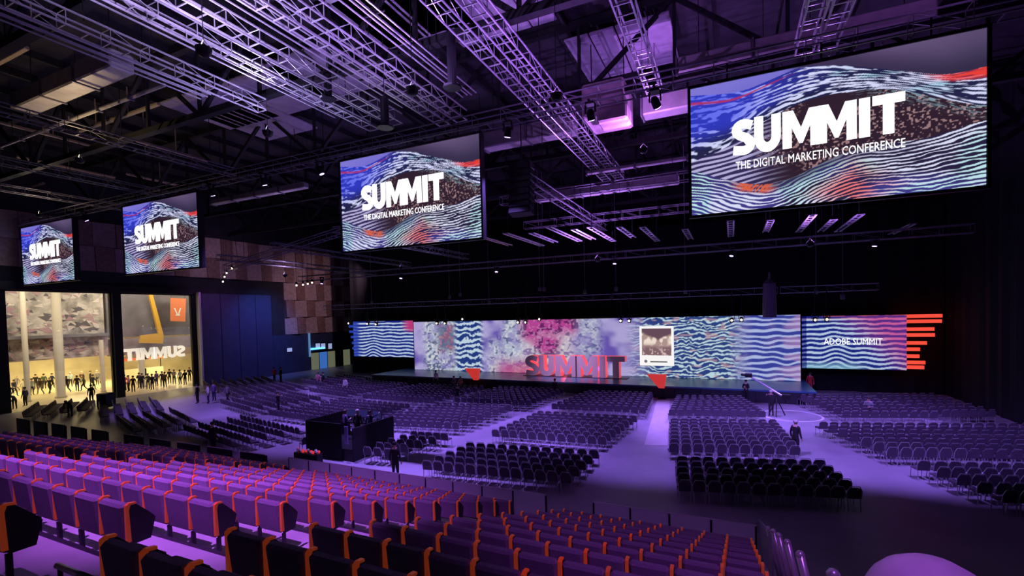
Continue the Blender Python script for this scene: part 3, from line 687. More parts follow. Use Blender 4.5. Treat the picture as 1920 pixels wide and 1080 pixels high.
for k, quad in enumerate([((690, 0), (850, 60)), ((560, 90), (660, 190)), ((470, 100), (600, 240)), ((430, 170), (560, 290)), ((700, 0), (780, 30)), ((350, 180), (480, 230)), ((860, 0), (960, 20)), ((1110, 60), (1230, 130))]):
    (xa, ya), (xb, yb_) = quad
    p = atz((xa+xb)/2, (ya+yb_)/2, 20.6)
    t = thing('roof_panel', 'pale purple-lit roof panel %s' % ['above the trusses at top centre', 'between lilac trusses near the hanging lamp', 'left of the hanging lamp behind lilac trusses', 'lower left of the lilac trusses', 'at the top edge near centre', 'beside the grey duct at upper left', 'at the top edge right of centre', 'left of the single ladder truss'][k], 'panel', (p.x, p.y, 20.6), 0, 'roof panels')
    for j in range(4):
        b = MB(); b.rbox(((j-1.5)*1.25, 0, 0), (1.18, 4.6, .12), .03); b.obj('panel_board', m_roofp, t)
def duct(pa, pb, wd, hd, label, m=m_duct):
    pa, pb = Vector(pa), Vector(pb); d = pb-pa; L = d.length
    t = thing('air_duct', label, 'duct', pa, math.atan2(d.y, d.x), 'air ducts')
    n = max(1, int(L/2.4))
    for i in range(n):
        b = MB(); b.rbox((L*(i+.5)/n, 0, 0), (L/n-.05, wd, hd), .06); b.obj('duct_section', m, t)
        b = MB(); b.box((L*i/n, 0, 0), (.08, wd+.1, hd+.1)); b.obj('flange', m_steeld, t)
    for fx in (.1, .9):
        b = MB(); b.tube((L*fx, 0, hd/2), (L*fx, 0, 21.485-pa.z), .02, 4); b.obj('hanger_rod', m_blackm, t)
a = atz(45, 195, 18.6); c = atz(225, 112, 18.6); duct(a, (c.x, a.y, 18.6), .95, .8, 'grey rectangular duct at upper left')
a = atz(910, 268, 17.4); duct(a, (a.x+5.6, a.y, 17.4), .9, .9, 'purple-lit duct right of the centre screen')
a = atz(1205, 205, 17.4); duct(a, (a.x+6, a.y, 17.4), .9, .9, 'purple-lit duct left of the largest screen')
a = atz(1270, 130, 18); duct(a, (a.x+9, a.y, 18), .8, .7, 'dim duct above the largest screen')
a = atz(1010, 372, 15); duct(a, (a.x+9, a.y, 15), .6, .5, 'pale long duct between the centre and largest screens')
a = atz(1100, 325, 16); duct(a, (a.x+9, a.y, 16), .25, .25, 'thin pale pipe above the pale long duct')
a = atz(400, 380, 16.5); duct(a, (a.x+10, a.y, 16.5), .5, .4, 'warm-lit thin duct right of the third screen')
a = atz(0, 275, 18); c = atz(290, 150, 18); duct(a, (c.x, a.y, 18), .18, .18, 'long thin pipe crossing the upper left roof')
for k, (px, py, ln) in enumerate([(20, 105, 3), (60, 60, 4), (100, 255, 5), (180, 235, 4), (240, 215, 6), (130, 315, 6), (200, 265, 4), (270, 255, 6), (300, 340, 5), (40, 355, 8), (70, 380, 7), (330, 285, 5)]):
    p = atz(px, py, 19.4)
    t = tag(MB().obj('tmp', m_duct), None, None); bpy.data.objects.remove(t)
    b = MB()
    along = k % 3 != 2
    b.rbox((0, 0, 0), (ln if along else .22, .22 if along else ln, .16), .03)
    b.box((0, 0, .8), (.05, .05, 1.6))
    tag(b.obj('roof_pipe', mat('tan_steel', (.46, .37, .26), .5, .2), None, p), 'tan roof pipe over the left hall, %s in reading order' % ORD[k], 'pipe', 'tan roof pipes')
# pink-lit air handler box
p0_ = atz(1140, 205, 17.2)
t = thing('air_handler', 'pinkish boxy air handler hanging left of the largest screen', 'air handler', (p0_.x, p0_.y, 16.4))
b = MB(); b.rbox((0, 0, .9), (2.0, 2.4, 1.6), .08); b.obj('casing', mat('air_handler_casing', (.62, .46, .50), .6, noise=.2, nscale=2), t)
b = MB(); b.rbox((.5, -.9, .0), (1.4, 1.2, .7), .08); b.obj('intake', MATS['air_handler_casing'], t)
for sx in (-.8, .8):
    b = MB(); b.tube((sx, 0, 1.7), (sx, 0, 21.485-16.4), .03, 4); b.obj('hanger_rod', m_blackm, t)
# hanging black loudspeaker column and small pendants
p0_ = atY(978, 308, 21.5); p1_ = atY(978, 405, 21.5)
t = thing('line_array_speaker', 'black hanging loudspeaker column right of the centre screen', 'speaker', (p0_.x, 21.5, p1_.z))
n = 8; hh_ = (p0_.z-p1_.z)/n
for i in range(n):
    b = MB(); M = Matrix.Rotation(math.radians(-1.5*(n-i)), 3, 'X'); b.rbox((0, -.05*(n-i)**1.2*.3, hh_*(i+.5)), (1.15, .6, hh_-.02), .04, M=M); b.obj('cabinet', m_blackm, t)
b = MB(); b.box((0, 0, p0_.z-p1_.z+.06), (1.0, .5, .08)); b.tube((0, 0, p0_.z-p1_.z), (0, 0, 21.485-p1_.z), .03, 4); b.obj('fly_frame', m_blackm, t)
for px, py0, py1, lb in [(615, 128, 182, 'black cylindrical pendant among the lilac trusses'), (722, 180, 235, 'black pendant speaker above the centre screen'), (848, 60, 160, 'long black pendant at top centre')]:
    a = atY(px, py0, 14.5); c = atY(px, py1, 14.5)
    t = thing('pendant_speaker', lb, 'speaker', (c.x, 14.5, c.z))
    h_ = a.z-c.z
    b = MB(); b.lathe((0, 0, 0), [(.1, 0), (.16, .03), (.16, h_-.05), (.06, h_)], 12); b.obj('body', m_blackm, t)
    b = MB(); b.lathe((0, 0, -.1), [(.3, 0), (.34, .05), (.1, .12)], 12); b.obj('horn', m_blackm, t)
    b = MB(); b.tube((0, 0, h_), (0, 0, 21.485-c.z), .015, 4); b.obj('cable', m_blackm, t)

# ------------------------------------------------------------------ lamps (fixtures for the lights above, plus row on the LED wall)
def fixture_mesh():
    parts = {}
    b = MB(); b.box((0, 0, .38), (.34, .34, .1)); parts['base'] = b.mesh('base', m_blackm)
    b = MB(); b.box((-.2, 0, .18), (.05, .12, .36)); b.box((.2, 0, .18), (.05, .12, .36)); b.box((0, 0, .345), (.45, .12, .03)); parts['yoke'] = b.mesh('yoke', m_blackm)
    b = MB(); b.lathe((0, 0, -.25), [(.13, 0), (.16, .03), (.15, .3), (.09, .42)], 12); parts['head'] = b.mesh('head', m_blackm)
    return parts
FX = fixture_mesh()
b = MB(); b.lathe((0, 0, -.27), [(.12, 0), (.12, .02)], 12); LENSV = b.mesh('lens', m_bulbv)
b = MB(); b.ball((0, -.0, 0), .11); BULB = b.mesh('bulb', m_bulb)
def fixture(pos, tgt, label, lens=LENSV, group='wash lights', hang=0):
    t = thing('stage_light', label, 'stage light', pos, 0, group)
    link('base', FX['base'], t); link('yoke', FX['yoke'], t)
    if hang:
        b = MB(); b.tube((0, 0, .4), (0, 0, hang-pos[2]), .03, 5); b.box((0, 0, hang-pos[2]), (.08, .6, .07)); b.obj('clamp_pipe', m_blackm, t)
    hd = link('head', FX['head'], t); dv = (Vector(tgt)-Vector(pos)).normalized()
    hd.rotation_euler = dv.to_track_quat('-Z', 'Y').to_euler(); link('lens', lens, hd); return t
for k, (p, tg, lo_) in enumerate(list(LAMPS)):
    dv = (tg-p).normalized(); where = 'screen truss' if k < 8 else ('stage-front truss' if k < 14 else 'roof above the tiers')
    kk = k if k < 8 else (k-8 if k < 14 else k-14)
    if k >= 18: continue
    fixture(p-dv*.42, tg, 'black violet wash light under the %s, %s from the left' % (where, ORD[kk]), hang=(15.55 if k < 8 else 11.25 if k < 14 else 21.485))
for k, (px, py) in enumerate([(820, 605), (835, 605), (868, 597), (972, 603), (986, 603), (1012, 597), (1164, 600), (1180, 600), (1372, 599), (1390, 598), (1528, 598), (1550, 597), (655, 605), (690, 606), (706, 607)]):
    p = atY(px, py, 43.75)
    t = thing('moving_head_light', 'small black moving-head light above the LED wall, at its %s' % ['left part, first of a pair', 'left part, second of a pair', 'left part, with red face', 'centre left, first of a pair', 'centre left, second of a pair', 'centre, with cluster', 'centre right, first of a pair', 'centre right, second of a pair', 'right part, first of a pair', 'right part, second of a pair', 'right end, first of a pair', 'right end, second of a pair', 'far left tip', 'left wing, first of a pair', 'left wing, second of a pair'][k], 'stage light', p, 0, 'moving heads')
    for nm in ('base', 'yoke', 'head'): link(nm, FX[nm], t)
    o = link('bulb', BULB, t, (0, -.14, -.08)); o.scale = (.8, .8, .8)
    b = MB(); b.tube((0, 0, .4), (0, 0, 8.42-p.z), .06, 4); b.obj('drop_pipe', m_blackm, t)
# trusses and hoists above the LED wall
for (xa, xb, y, z, lb) in [(-46, -27.2, 44, 8.4, 'dark truss above the left part of the LED wall'), (-27, -10.2, 44, 8.4, 'dark truss above the centre of the LED wall'), (-10, 3.4, 44, 8.4, 'dark truss above the right part of the LED wall'), (3.6, 10, 44, 8.4, 'short dark truss above the right wing screen')]:
    truss((xa, y, z), (xb, y, z), .5, .5, lb, .8, False, mat('dark_steel', (.34, .30, .42), .5, .3), group='stage trusses', drop=ZR)
for k, (px, py0, py1) in enumerate([(697, 520, 570), (843, 500, 560), (863, 490, 555), (917, 495, 570), (1012, 500, 545), (1020, 490, 545), (1097, 500, 550), (1155, 490, 545), (1285, 505, 550), (1580, 480, 560), (1530, 500, 550)]):
    a = atY(px, py0, 44); c = atY(px, py1, 44)
    t = thing('chain_hoist', 'hoist chain hanging above the LED wall, %s from the left' % ORD[[697, 843, 863, 917, 1012, 1020, 1097, 1155, 1285, 1530, 1580].index(px)], 'hoist', (c.x, 44, c.z), 0, 'stage hoists')
    b = MB(); b.tube((0, 0, .3), (0, 0, 21.485-c.z), .035, 4); b.obj('chain', m_steeld, t)
    b = MB(); b.rbox((0, 0, .15), (.3, .25, .4), .05); b.obj('motor', m_steeld, t)
a = atY(1443, 595, 43.8); c = atY(1443, 510, 43.8)
t = thing('cable_bundle', 'tall grey cable bag hanging above the right part of the LED wall', 'cable bag', (a.x, 43.8, a.z))
h_ = c.z-a.z
b = MB(); b.lathe((0, 0, 0), [(.5, 0), (.52, .3), (.48, h_*.75), (.12, h_*.85), (.06, h_)], 12); b.obj('bag', mat('bag_grey', (.20, .17, .25), .8), t)
b = MB(); b.tube((0, 0, h_), (0, 0, 21.485-a.z), .02, 4); b.obj('rope', m_blackm, t)
# small string lamps at the ends of two trusses near the wooden wall
for k, (px, py) in enumerate([(418, 528), (421, 519), (425, 512), (435, 503), (556, 535), (568, 534), (577, 532), (585, 530)]):
    p = atY(px, py, 27)
    t = thing('bullet_lamp', 'tiny bright lamp at truss end by the wooden wall, %s from the left' % ORD[k], 'lamp', p, 0, 'bullet lamps')
    b = MB(); b.ball((0, 0, 0), .065); b.obj('bulb', m_bulb, t)
    b = MB(); b.lathe((0, 0, .05), [(.08, 0), (.08, .18), (.03, .22)], 8); b.tube((0, 0, .2), (0, 0, 21.485-p.z), .012, 4); b.obj('shade', m_blackm, t)
# added uplights to brighten the upper trusses; bowls hide their bulbs
for k, (pos, wt, cc) in enumerate([((-13.0, 8.5, 14.6), 1500, (.62, .48, 1)), ((-9.4, 13.0, 14.6), 900, (.50, .28, 1)), ((-5.2, 15.2, 14.4), 800, (.48, .18, 1)), ((-3.6, 22.6, 14.6), 1100, (.55, .20, 1)), ((-17, 13.6, 14.8), 700, (.55, .45, 1)),
                                   ((-8, 31.0, 10.7), 1900, (.48, .2, 1)), ((4, 31.0, 10.7), 2100, (.48, .2, 1)), ((-24, 31, 11.2), 500, (.45, .3, 1)), ((-36, 30, 11.2), 380, (.6, .4, .9)), ((-30, 13, 15.6), 260, (1, .72, .40)), ((-44, 16.6, 15), 160, (1, .75, .5)), ((6, 16, 15.2), 500, (.5, .16, 1))]):
    omni(pos, cc, wt, .03)
    t = thing('added_uplight', 'added small black uplight bowl hanging %s' % ['under the lilac trusses at upper left', 'right of the lilac trusses above the centre screen', 'between the double and single ladder trusses', 'beside the pinkish air handler', 'left end of the lilac trusses', 'over the stage left of the largest screen', 'over the stage below the largest screen', 'behind the centre screen lower edge', 'before the wooden wall corner', 'below the grey duct at upper left', 'above the smallest screen', 'above the largest screen'][k], 'lamp', (pos[0], pos[1], pos[2]+.16), 0, 'added uplights')
    b = MB(); n_ = 14; prf = [(.04, -.32), (.13, -.29), (.19, -.20), (.21, -.08)]
    vs_ = [(r_*math.cos(2*math.pi*i/n_), r_*math.sin(2*math.pi*i/n_), z_) for r_, z_ in prf for i in range(n_)]
    b.add(vs_, [(q*n_+i, q*n_+(i+1) % n_, (q+1)*n_+(i+1) % n_, (q+1)*n_+i) for q in range(3) for i in range(n_)]+[tuple(range(n_-1, -1, -1))])
    b.obj('bulb_shield', m_blackm, t)
    b = MB(); b.tube((.20, 0, -.08), (0, 0, .16), .012, 4); b.tube((-.20, 0, -.08), (0, 0, .16), .012, 4); b.obj('bracket', m_blackm, t)
    b = MB(); b.tube((0, 0, .15), (0, 0, 21.34-pos[2]), .012, 4); b.obj('cable', m_blackm, t)

# ------------------------------------------------------------------ seating tiers
PITCH, ROWS = 1.05, 13
def rowY(k): return 13.65-PITCH*k
def rowTop(k): return 1.13+.367*(13.82-rowY(k))
def tread(k): return rowTop(k)-.86
TX0, TX1 = -27.2, .62
tiers = thing('seating_tiers', 'stepped seating platform with pale treads carrying the purple seats', 'platform', (0, 0, 0))
for k in range(ROWS+6):
    y1 = rowY(k)+.78; y0 = y1-PITCH
    b = MB(); b.box(((TX0+TX1)/2, (y0+y1)/2, tread(k)/2), (TX1-TX0, PITCH-.004, tread(k))); b.obj('tread', m_tread, tiers)
    b = MB(); b.box(((TX0+TX1)/2, y1-.03, tread(k)+.008), (TX1-TX0, .05, .016)); b.obj('nosing', m_fabd, tiers)
# seat prototype
SP = .57
def seat_meshes():
    d = {}
    b = MB(); M = Matrix.Rotation(math.radians(6), 3, 'X')
    b.rbox((0, 0, .62), (.50, .12, .50), .03, M=M); d['backrest'] = b.mesh('backrest', m_fab)
    b = MB(); M = Matrix.Rotation(math.radians(8), 3, 'X'); b.rbox((0, .15, .60), (.45, .11, .36), .04, M=M); d['seat_cushion'] = b.mesh('seat_cushion', m_fab)
    b = MB(); b.prism([(.0, .38), (.20, .38), (.26, .62), (.20, .70), (.06, .85), (.0, .86), (-.02, .80)], .045, f=lambda x, y, z: (y-.0225, x, z)); d['armrest'] = b.mesh('armrest', m_fabd)
    b = MB(); b.prism([(-.05, .42), (-.005, .42), (-.02, .80), (.01, .84), (.06, .855), (.06, .875), (-.01, .885), (-.05, .86)], .044, f=lambda x, y, z: (y-.022, x, z)); d['arm_edge'] = b.mesh('arm_edge', m_orange)
    b = MB(); b.box((0, .0, .19), (.035, .05, .38)); d['leg'] = b.mesh('leg', m_fabd)
    b = MB(); b.box((0, .02, .015), (SP, .06, .03)); d['floor_rail'] = b.mesh('floor_rail', m_fabd)
    return d
SM = seat_meshes()
def theatre_seat(x, k, label, group, left_arm=False):
    t = thing('theatre_seat', label, 'seat', (x, rowY(k), tread(k)), 0, group)
    for nm in ('backrest', 'seat_cushion', 'floor_rail'): link(nm, SM[nm], t)
    for s in ((1, -1) if left_arm else (1,)):
        ar = link('armrest', SM['armrest'], t, (s*SP/2, 0, 0)); link('leg', SM['leg'], t, (s*SP/2, 0, 0))
        link('edge_trim', SM['arm_edge'], ar)['label'] = 'orange edge strip'
    return t
seats_ = []
for sname, xa, n, desc, seam in [('left', -26.0, 16, 'far left tier block', ()), ('mid', -15.1, 15, 'middle tier block', ()), ('right', -4.72, 9, 'right tier block', (5,))]:
    for k in range(ROWS):
        for i in range(n):
            x = xa+SP*(i+.5)
            P = [(x-.3, rowY(k), tread(k)+.25), (x+.3, rowY(k), tread(k)+.25), (x-.3, rowY(k), tread(k)+.86), (x+.3, rowY(k), tread(k)+.86)]
            if any(q[0] < -9000 for q in map(pj, P)) or not visible(P): continue
            dd = (Vector((x, rowY(k), tread(k)+.8))-O).length
            if dd < 1.6: continue
            seats_.append((dd, x, k, i, desc, i == 0 or i in seam))
seats_.sort()
for (dd, x, k, i, desc, la) in seats_[:300]:
    theatre_seat(x, k, 'purple tip-up seat, %s from left, %s row from front, %s' % (ORD[i], ORD[k], desc), 'tier seats', la)
print('theatre seats', len(seats_))
if len(seats_) > 300:
    b = MB(); M = Matrix.Rotation(math.radians(6), 3, 'X')
    for (dd, x, k, i, desc, la) in seats_[300:]:
        y_, z_ = rowY(k), tread(k)
        b.rbox((x, y_, z_+.62), (.50, .12, .50), .03, 0, M); b.box((x, y_+.15, z_+.60), (.45, .11, .36), 0, M)
        b.box((x+SP/2, y_+.09, z_+.60), (.045, .2, .46), 1); b.box((x+SP/2, y_-.03, z_+.64), (.044, .035, .46), 2); b.box((x+SP/2, y_+.02, z_+.16), (.04, .16, .32), 1)
    tag(b.obj('theatre_seats', [m_fab, m_fabd, m_orange]), 'farthest purple tip-up seats at the far left front of the tiers', 'seats', None, 'stuff')
# front barrier
def barrier(x0, x1, pw, m, label, top=1.2, fill=1.0, bot=.25):
    t = thing('front_barrier', label, 'barrier', (x0, 14.4, 0))
    n = max(1, round((x1-x0)/pw)); w_ = (x1-x0)/n
    for i in range(n):
        b = MB(); b.rbox((w_*(i+.5), 0, bot+(top-bot)/2), (w_*fill-.07, .04, top-bot), .01); b.obj('panel', m, t)
        b = MB(); b.tube((w_*(i+.5-.5*fill), 0, top+.02), (w_*(i+.5+.5*fill), 0, top+.02), .02, 6); b.obj('top_rail', m_rail, t)
        for q in ((0, 1) if (fill < 1 or i == n-1) else (0,)):
            b = MB(); b.box((w_*(i+.5+(q-.5)*fill), .03, (top-.02)/2), (.05, .06, top-.02)); b.obj('post', m_blackm, t)
    return t
barrier(-4.0, .55, 1.14, m_frost, 'frosted panel barrier in front of the right tier block', 1.24)
barrier(-17.5, -5.6, 1.19, m_frost, 'frosted panel barrier in front of the middle tier block', 1.24)
barrier(-30.5, -18.6, 2.4, m_smoke, 'row of dark panels in front of the far left tier block', 1.2, .72)
barrier(-43, -31.5, 2.4, m_smoke, 'row of dark panels left of the tiers along the hall edge', 1.2, .72)
# side rail on the right edge: glass wing and leaning posts
t = thing('side_railing', 'pale side railing with slanting posts along the right tier edge', 'railing', (.75, 0, 0))
wa, wb = atX(1418, 970, .75), atX(1447, 1000, .75)
b = MB(); b.prism([(wa.y, wa.z), (wb.y, wb.z), (wb.y, wb.z-1.0), (wa.y, wa.z-1.0)], .03, f=lambda x, y, z: (y, x, z)); b.obj('glass_wing', m_frost, t)
for k, (px, py) in enumerate([(1440, 990), (1450, 996), (1460, 1004), (1476, 1017), (1500, 1040), (1562, 1078)]):
    q = atX(px, py, .75)
    b = MB(); b.tube((.24, q.y, max(0, q.z-1.15)), (0, q.y, q.z), .05, 10); b.ball((0, q.y, q.z), .055); b.obj('post', m_rail, t, smooth=True)
    b = MB(); b.box((.24, q.y, max(.02, q.z-1.12)/2), (.1, .1, max(.02, q.z-1.12))); b.obj('post_footing', m_blackm, t)
# handrails low at the aisle
for (x, y, lb) in [(-5.6, 2.6, 'short bright handrail on the nearest aisle step at lower left'), (-5.2, 1.9, 'short bright handle beside the dark seat at bottom left')]:
    k = int(round((13.65-y)/PITCH)); zt = tread(k)
    t = thing('aisle_handrail', lb, 'handrail', (x, rowY(k), zt))
    b = MB(); b.tube((-.25, .1, .35), (.45, .1, .35), .03, 8); b.obj('bar', m_rail, t, smooth=True)
    b = MB(); b.tube((-.2, .1, 0), (-.2, .1, .35), .02, 6); b.tube((.4, .1, 0), (.4, .1, .35), .02, 6); b.obj('legs', m_blackm, t)
# domed pale canopy at the lower right
p = atz(1735, 1040, 4.9)
t = thing('domed_canopy', 'pale purple-lit domed canopy at the lower right corner', 'canopy', (p.x+.05, p.y, 0))
b = MB(); prof = [(.55, 4.40), (.53, 4.47), (.46, 4.62), (.35, 4.74), (.21, 4.82), (.02, 4.86)]
b.lathe((0, 0, 0), prof, 20); b.obj('cover', mat('pale_canvas', (.72, .62, .78), .8, noise=.08, nscale=3), t, smooth=True)
b = MB(); b.tube((0, 0, 0), (0, 0, 4.5), .05, 8); b.obj('pole', m_blackm, t)
b = MB()
for a in range(3): b.tube((0, 0, .6), (.6*math.cos(a*2.1), .6*math.sin(a*2.1), .02), .025, 6)
b.obj('tripod', m_blackm, t)
spot((2.2, 2.2, 14.5), (p.x-.1, p.y+.1, 4.7), MAG, 700, 8, .6)
spot((-13.5, 36, 10.7), (-14.2, 44, 2), (.8, .5, .9), 7500, 42, .9)  # added fill light on the stage letter fronts, no fixture built

# ------------------------------------------------------------------ floor chairs
def chair_meshes():
    d = {}
    M = Matrix.Rotation(math.radians(9), 3, 'X')
    b = MB(); prof = [(-.20, 0), (.20, 0), (.215, .25), (.19, .36), (.11, .405), (-.11, .405), (-.19, .36), (-.215, .25)]
    b.prism(prof, .045, f=lambda x, y, z: tuple(M @ Vector((x, y-.24, z))+Vector((0, 0, .47)))); d['backrest'] = b.mesh('backrest', m_chair)
    b = MB(); b.rbox((0, .02, .45), (.46, .45, .07), .03); d['seat'] = b.mesh('seat', m_chair)
    b = MB()
    pts = [Vector((-.235, -.21, .42)), Vector((-.235, -.27, .72)), Vector((-.15, -.295, .885)), Vector((.15, -.295, .885)), Vector((.235, -.27, .72)), Vector((.235, -.21, .42))]
    b.path(pts, .014, 4); d['back_frame'] = b.mesh('back_frame', m_chrome)
    for nm, sy in (('rear', -.21), ('front', .22)):
        b = MB(); b.tube((0, sy, .43), (0, sy*1.18, 0), .016, 4); d['leg_'+nm] = b.mesh('leg', m_chrome)
    return d
CM = chair_meshes()
BL = [  # name, FL, FR, BL, BR, rows
 ('front block right of the central aisle', (-1.7, 18.85), (3.8, 20.2), (-2.1, 22), (3.2, 23.4), 5),
 ('middle block right of the central aisle', (-2.6, 23.9), (2.5, 25.3), (-3.2, 29.6), (2.0, 31), 8),
 ('back block right of the central aisle', (-3.6, 32.2), (1.6, 33.4), (-3.7, 37.6), (.4, 38.6), 8),
 ('front block left of the central aisle', (-12.3, 17.5), (-6.1, 18.1), (-12.0, 20.8), (-5.9, 21.6), 5),
 ('middle block left of the central aisle', (-12, 23.6), (-6.1, 24.0), (-11.5, 29.2), (-5.6, 29.6), 8),
 ('back block left of the central aisle', (-11.5, 31.9), (-5.5, 32.5), (-10.6, 38), (-5.9, 38.4), 8),
 ('small block beside the black desk', (-16.4, 18.3), (-15.2, 18.4), (-16.2, 21.8), (-14.3, 22.0), 5),
 ('block behind the black desk', (-21, 23.5), (-15.1, 24.4), (-20, 29.8), (-14.4, 30.4), 8),
 ('', (-19.6, 32), (-13.8, 32.6), (-18.8, 38), (-13.2, 38.4), 8),
 ('block left of the black desk', (-31.1, 18.4), (-24.6, 16.9), (-30.4, 21.7), (-23.4, 20.2), 5),
 ('', (-30, 23.6), (-22.8, 22.9), (-28.9, 29.2), (-21.8, 28.6), 8), ('', (-28.2, 31.2), (-21.4, 31.2), (-27, 37.4), (-20.6, 37.8), 8),
 ('angled block toward the foyer', (-39.7, 18.8), (-34.2, 17.0), (-38.7, 21.8), (-33.3, 20.0), 5),
 ('', (-38.4, 25.6), (-32.8, 24.0), (-36.6, 30.6), (-31, 29.0), 7), ('', (-36, 32.6), (-30.2, 31.2), (-34.2, 38), (-28.6, 37.4), 8),
 ('angled block at the foyer opening', (-47.6, 21.4), (-42, 18.9), (-46.2, 24.4), (-40.6, 21.9), 5),
 ('', (-45, 30), (-40, 28), (-42.6, 35.2), (-37.6, 33.2), 8), ('', (-42, 37), (-36.6, 35.2), (-40.4, 41.5), (-35, 40), 6),
 ('block nearest the foyer glass', (-53.2, 19.6), (-48.2, 16.9), (-51.8, 22.4), (-46.8, 19.6), 4), ('', (-52.5, 33), (-47.5, 30.6), (-50, 38.2), (-45, 35.8), 8),
 ('front block at the right edge', (8.4, 21.6), (14.4, 23.3), (7.0, 24.6), (13.9, 26.6), 5),
 ('middle block at the right edge', (6.4, 26.4), (14.1, 28.6), (4.5, 31.2), (13.9, 34), 7),
 ('', (6.2, 34.8), (10.8, 36.2), (4.6, 40.4), (8.6, 42), 7), ('', (11.5, 36.8), (13.9, 37.6), (9.6, 42.4), (12.8, 43.4), 7),
]
spots_ = []
for (nm, fl, frr, bkl, bkr, n) in BL:
    for r_ in range(n):
        t_ = r_/(n-1)
        a = Vector(fl).lerp(Vector(bkl), t_); c = Vector(frr).lerp(Vector(bkr), t_)
        L = (c-a).length; m_ = int(round(L/.535))+1
        ang = math.atan2((c-a).y, (c-a).x)
        for i in range(m_):
            q = a.lerp(c, i/(m_-1)) if m_ > 1 else a
            jx = random.gauss(0, .012); ja = random.gauss(0, .02)
            P = (q.x+jx, q.y, .45)
            s = pj(P)
            vis = -15 < s[0] < 1935 and s[1] < 1095
            spots_.append(((Vector(P)-O).length, q.x+jx, q.y+random.gauss(0, .012), ang+ja, nm, r_, i, vis))
spots_.sort()
near = [s for s in spots_ if s[7] and s[4]][:300]; nset = set(id(s) for s in near)
rest = [s for s in spots_ if s[7] and id(s) not in nset]
print('chairs', len(near), len(rest))
for (d_, x, y, ang, nm, r_, i, vis) in near:
    t = thing('conference_chair', 'dark chair, %s from left, %s row, %s' % (ORD[i], ORD[r_], nm), 'chair', (x, y, 0), ang, 'floor chairs')
    for k in ('seat', 'backrest', 'back_frame'): link(k, CM[k], t)
    for sx in (-.2, .2):
        link('leg', CM['leg_rear'], t, (sx, 0, 0)); link('leg', CM['leg_front'], t, (sx, 0, 0))
# the rest of the chairs: one object
proto = MB()
M = Matrix.Rotation(math.radians(9), 3, 'X')
proto.prism([(-.21, 0), (.21, 0), (.21, .33), (.12, .40), (-.12, .40), (-.21, .33)], .05, f=lambda x, y, z: tuple(M @ Vector((x, y-.24, z))+Vector((0, 0, .47))))
proto.box((0, .02, .45), (.46, .44, .07))
for sx in (-.2, .2):
    for sy in (-.21, .22): proto.tube((sx, sy, .43), (sx, sy*1.15, 0), .018, 3, mi=1, cap=False)
proto.box((0, -.29, .875), (.30, .02, .02), 1)
PV = np.array(proto.v); nv = len(PV); allv = []; allf = []; allm = []
for j, s in enumerate(rest):
    c_, s_ = math.cos(s[3]), math.sin(s[3])
    V = PV.copy(); V[:, 0] = PV[:, 0]*c_-PV[:, 1]*s_+s[1]; V[:, 1] = PV[:, 0]*s_+PV[:, 1]*c_+s[2]
    allv.append(V); allf += [tuple(i+j*nv for i in f) for f in proto.f]; allm += proto.m
me = bpy.data.meshes.new('conference_chairs'); me.from_pydata(np.concatenate(allv).tolist(), [], allf)
me.materials.append(m_chair); me.materials.append(m_chrome); me.polygons.foreach_set('material_index', allm); me.update()
tag(link('conference_chairs', me), 'rows of distant dark conference chairs filling the far floor', 'chairs', None, 'stuff')
# one stray chair by the desk
t = thing('conference_chair', 'lone dark chair standing left of the black desk', 'chair', (-21.3, 18.6, 0), 1.2, 'floor chairs')
for k in ('seat', 'backrest', 'back_frame'): link(k, CM[k], t)
for sx in (-.2, .2): link('leg', CM['leg_rear'], t, (sx, 0, 0)); link('leg', CM['leg_front'], t, (sx, 0, 0))

# white ring taped on the floor, pale aisle carpet
b = MB(); n = 64; cx, cy_ = 3.55, 36.4
vs = []
for i in range(n):
    a = 2*math.pi*i/n
    for rr in (1.72, 1.86): vs.append((cx+rr*math.cos(a), cy_+rr*math.sin(a), .006))
b.add(vs, [(2*i, 2*i+1, (2*i+3) % (2*n), (2*i+2) % (2*n)) for i in range(n)])
tag(b.obj('floor_ring', m_white), 'white ring taped on the floor near the camera operator', 'floor marking')
b = MB(); 
pa = [atz(1232, 750), atz(1256, 750), atz(1252, 835), atz(1208, 835)]
b.add([(p.x, p.y, .004) for p in pa]+[(p.x, p.y, .012) for p in pa], [(3, 2, 1, 0), (4, 5, 6, 7), (0, 1, 5, 4), (1, 2, 6, 5), (2, 3, 7, 6), (3, 0, 4, 7)])
tag(b.obj('aisle_runner', mat('pale_runner', (.62, .58, .60), .6, noise=.08, nscale=2)), 'pale runner laid along the central aisle toward the stage', 'runner')

# ------------------------------------------------------------------ control desk
dx0, dx1, dy0, dy1, dz = -20.5, -17.3, 18.0, 21.2, 1.9
t = thing('control_desk', 'large black draped control desk among the chairs', 'desk', (0, 0, 0))
b = MB(); b.rbox(((dx0+dx1)/2-.35, dy0, dz/2), (dx1-dx0-.7, .06, dz), .02); b.obj('front_drape', m_black, t)
b = MB(); b.rbox((dx1, (dy0+dy1)/2, dz/2-.1), (.06, dy1-dy0, dz-.2), .02); b.obj('side_drape', m_black, t)
b = MB(); b.rbox((dx0, (dy0+dy1)/2, dz/2), (.06, dy1-dy0, dz), .02); b.obj('side_drape', m_black, t)
b = MB(); b.box(((dx0+dx1)/2, (dy0+dy1)/2, .3), (dx1-dx0-.1, dy1-dy0-.1, .6)); b.obj('riser', m_blackm, t)
b = MB(); b.box(((dx0+dx1)/2, dy1-.5, 1.35), (dx1-dx0-.2, .8, .06)); b.obj('worktop', m_blackm, t)
b = MB(); b.box((dx1-.35, dy0-.05, 1.35), (.22, .05, .9)); b.obj('banner_strip', mat('violet_strip', (.3, .25, .5), .5), t)
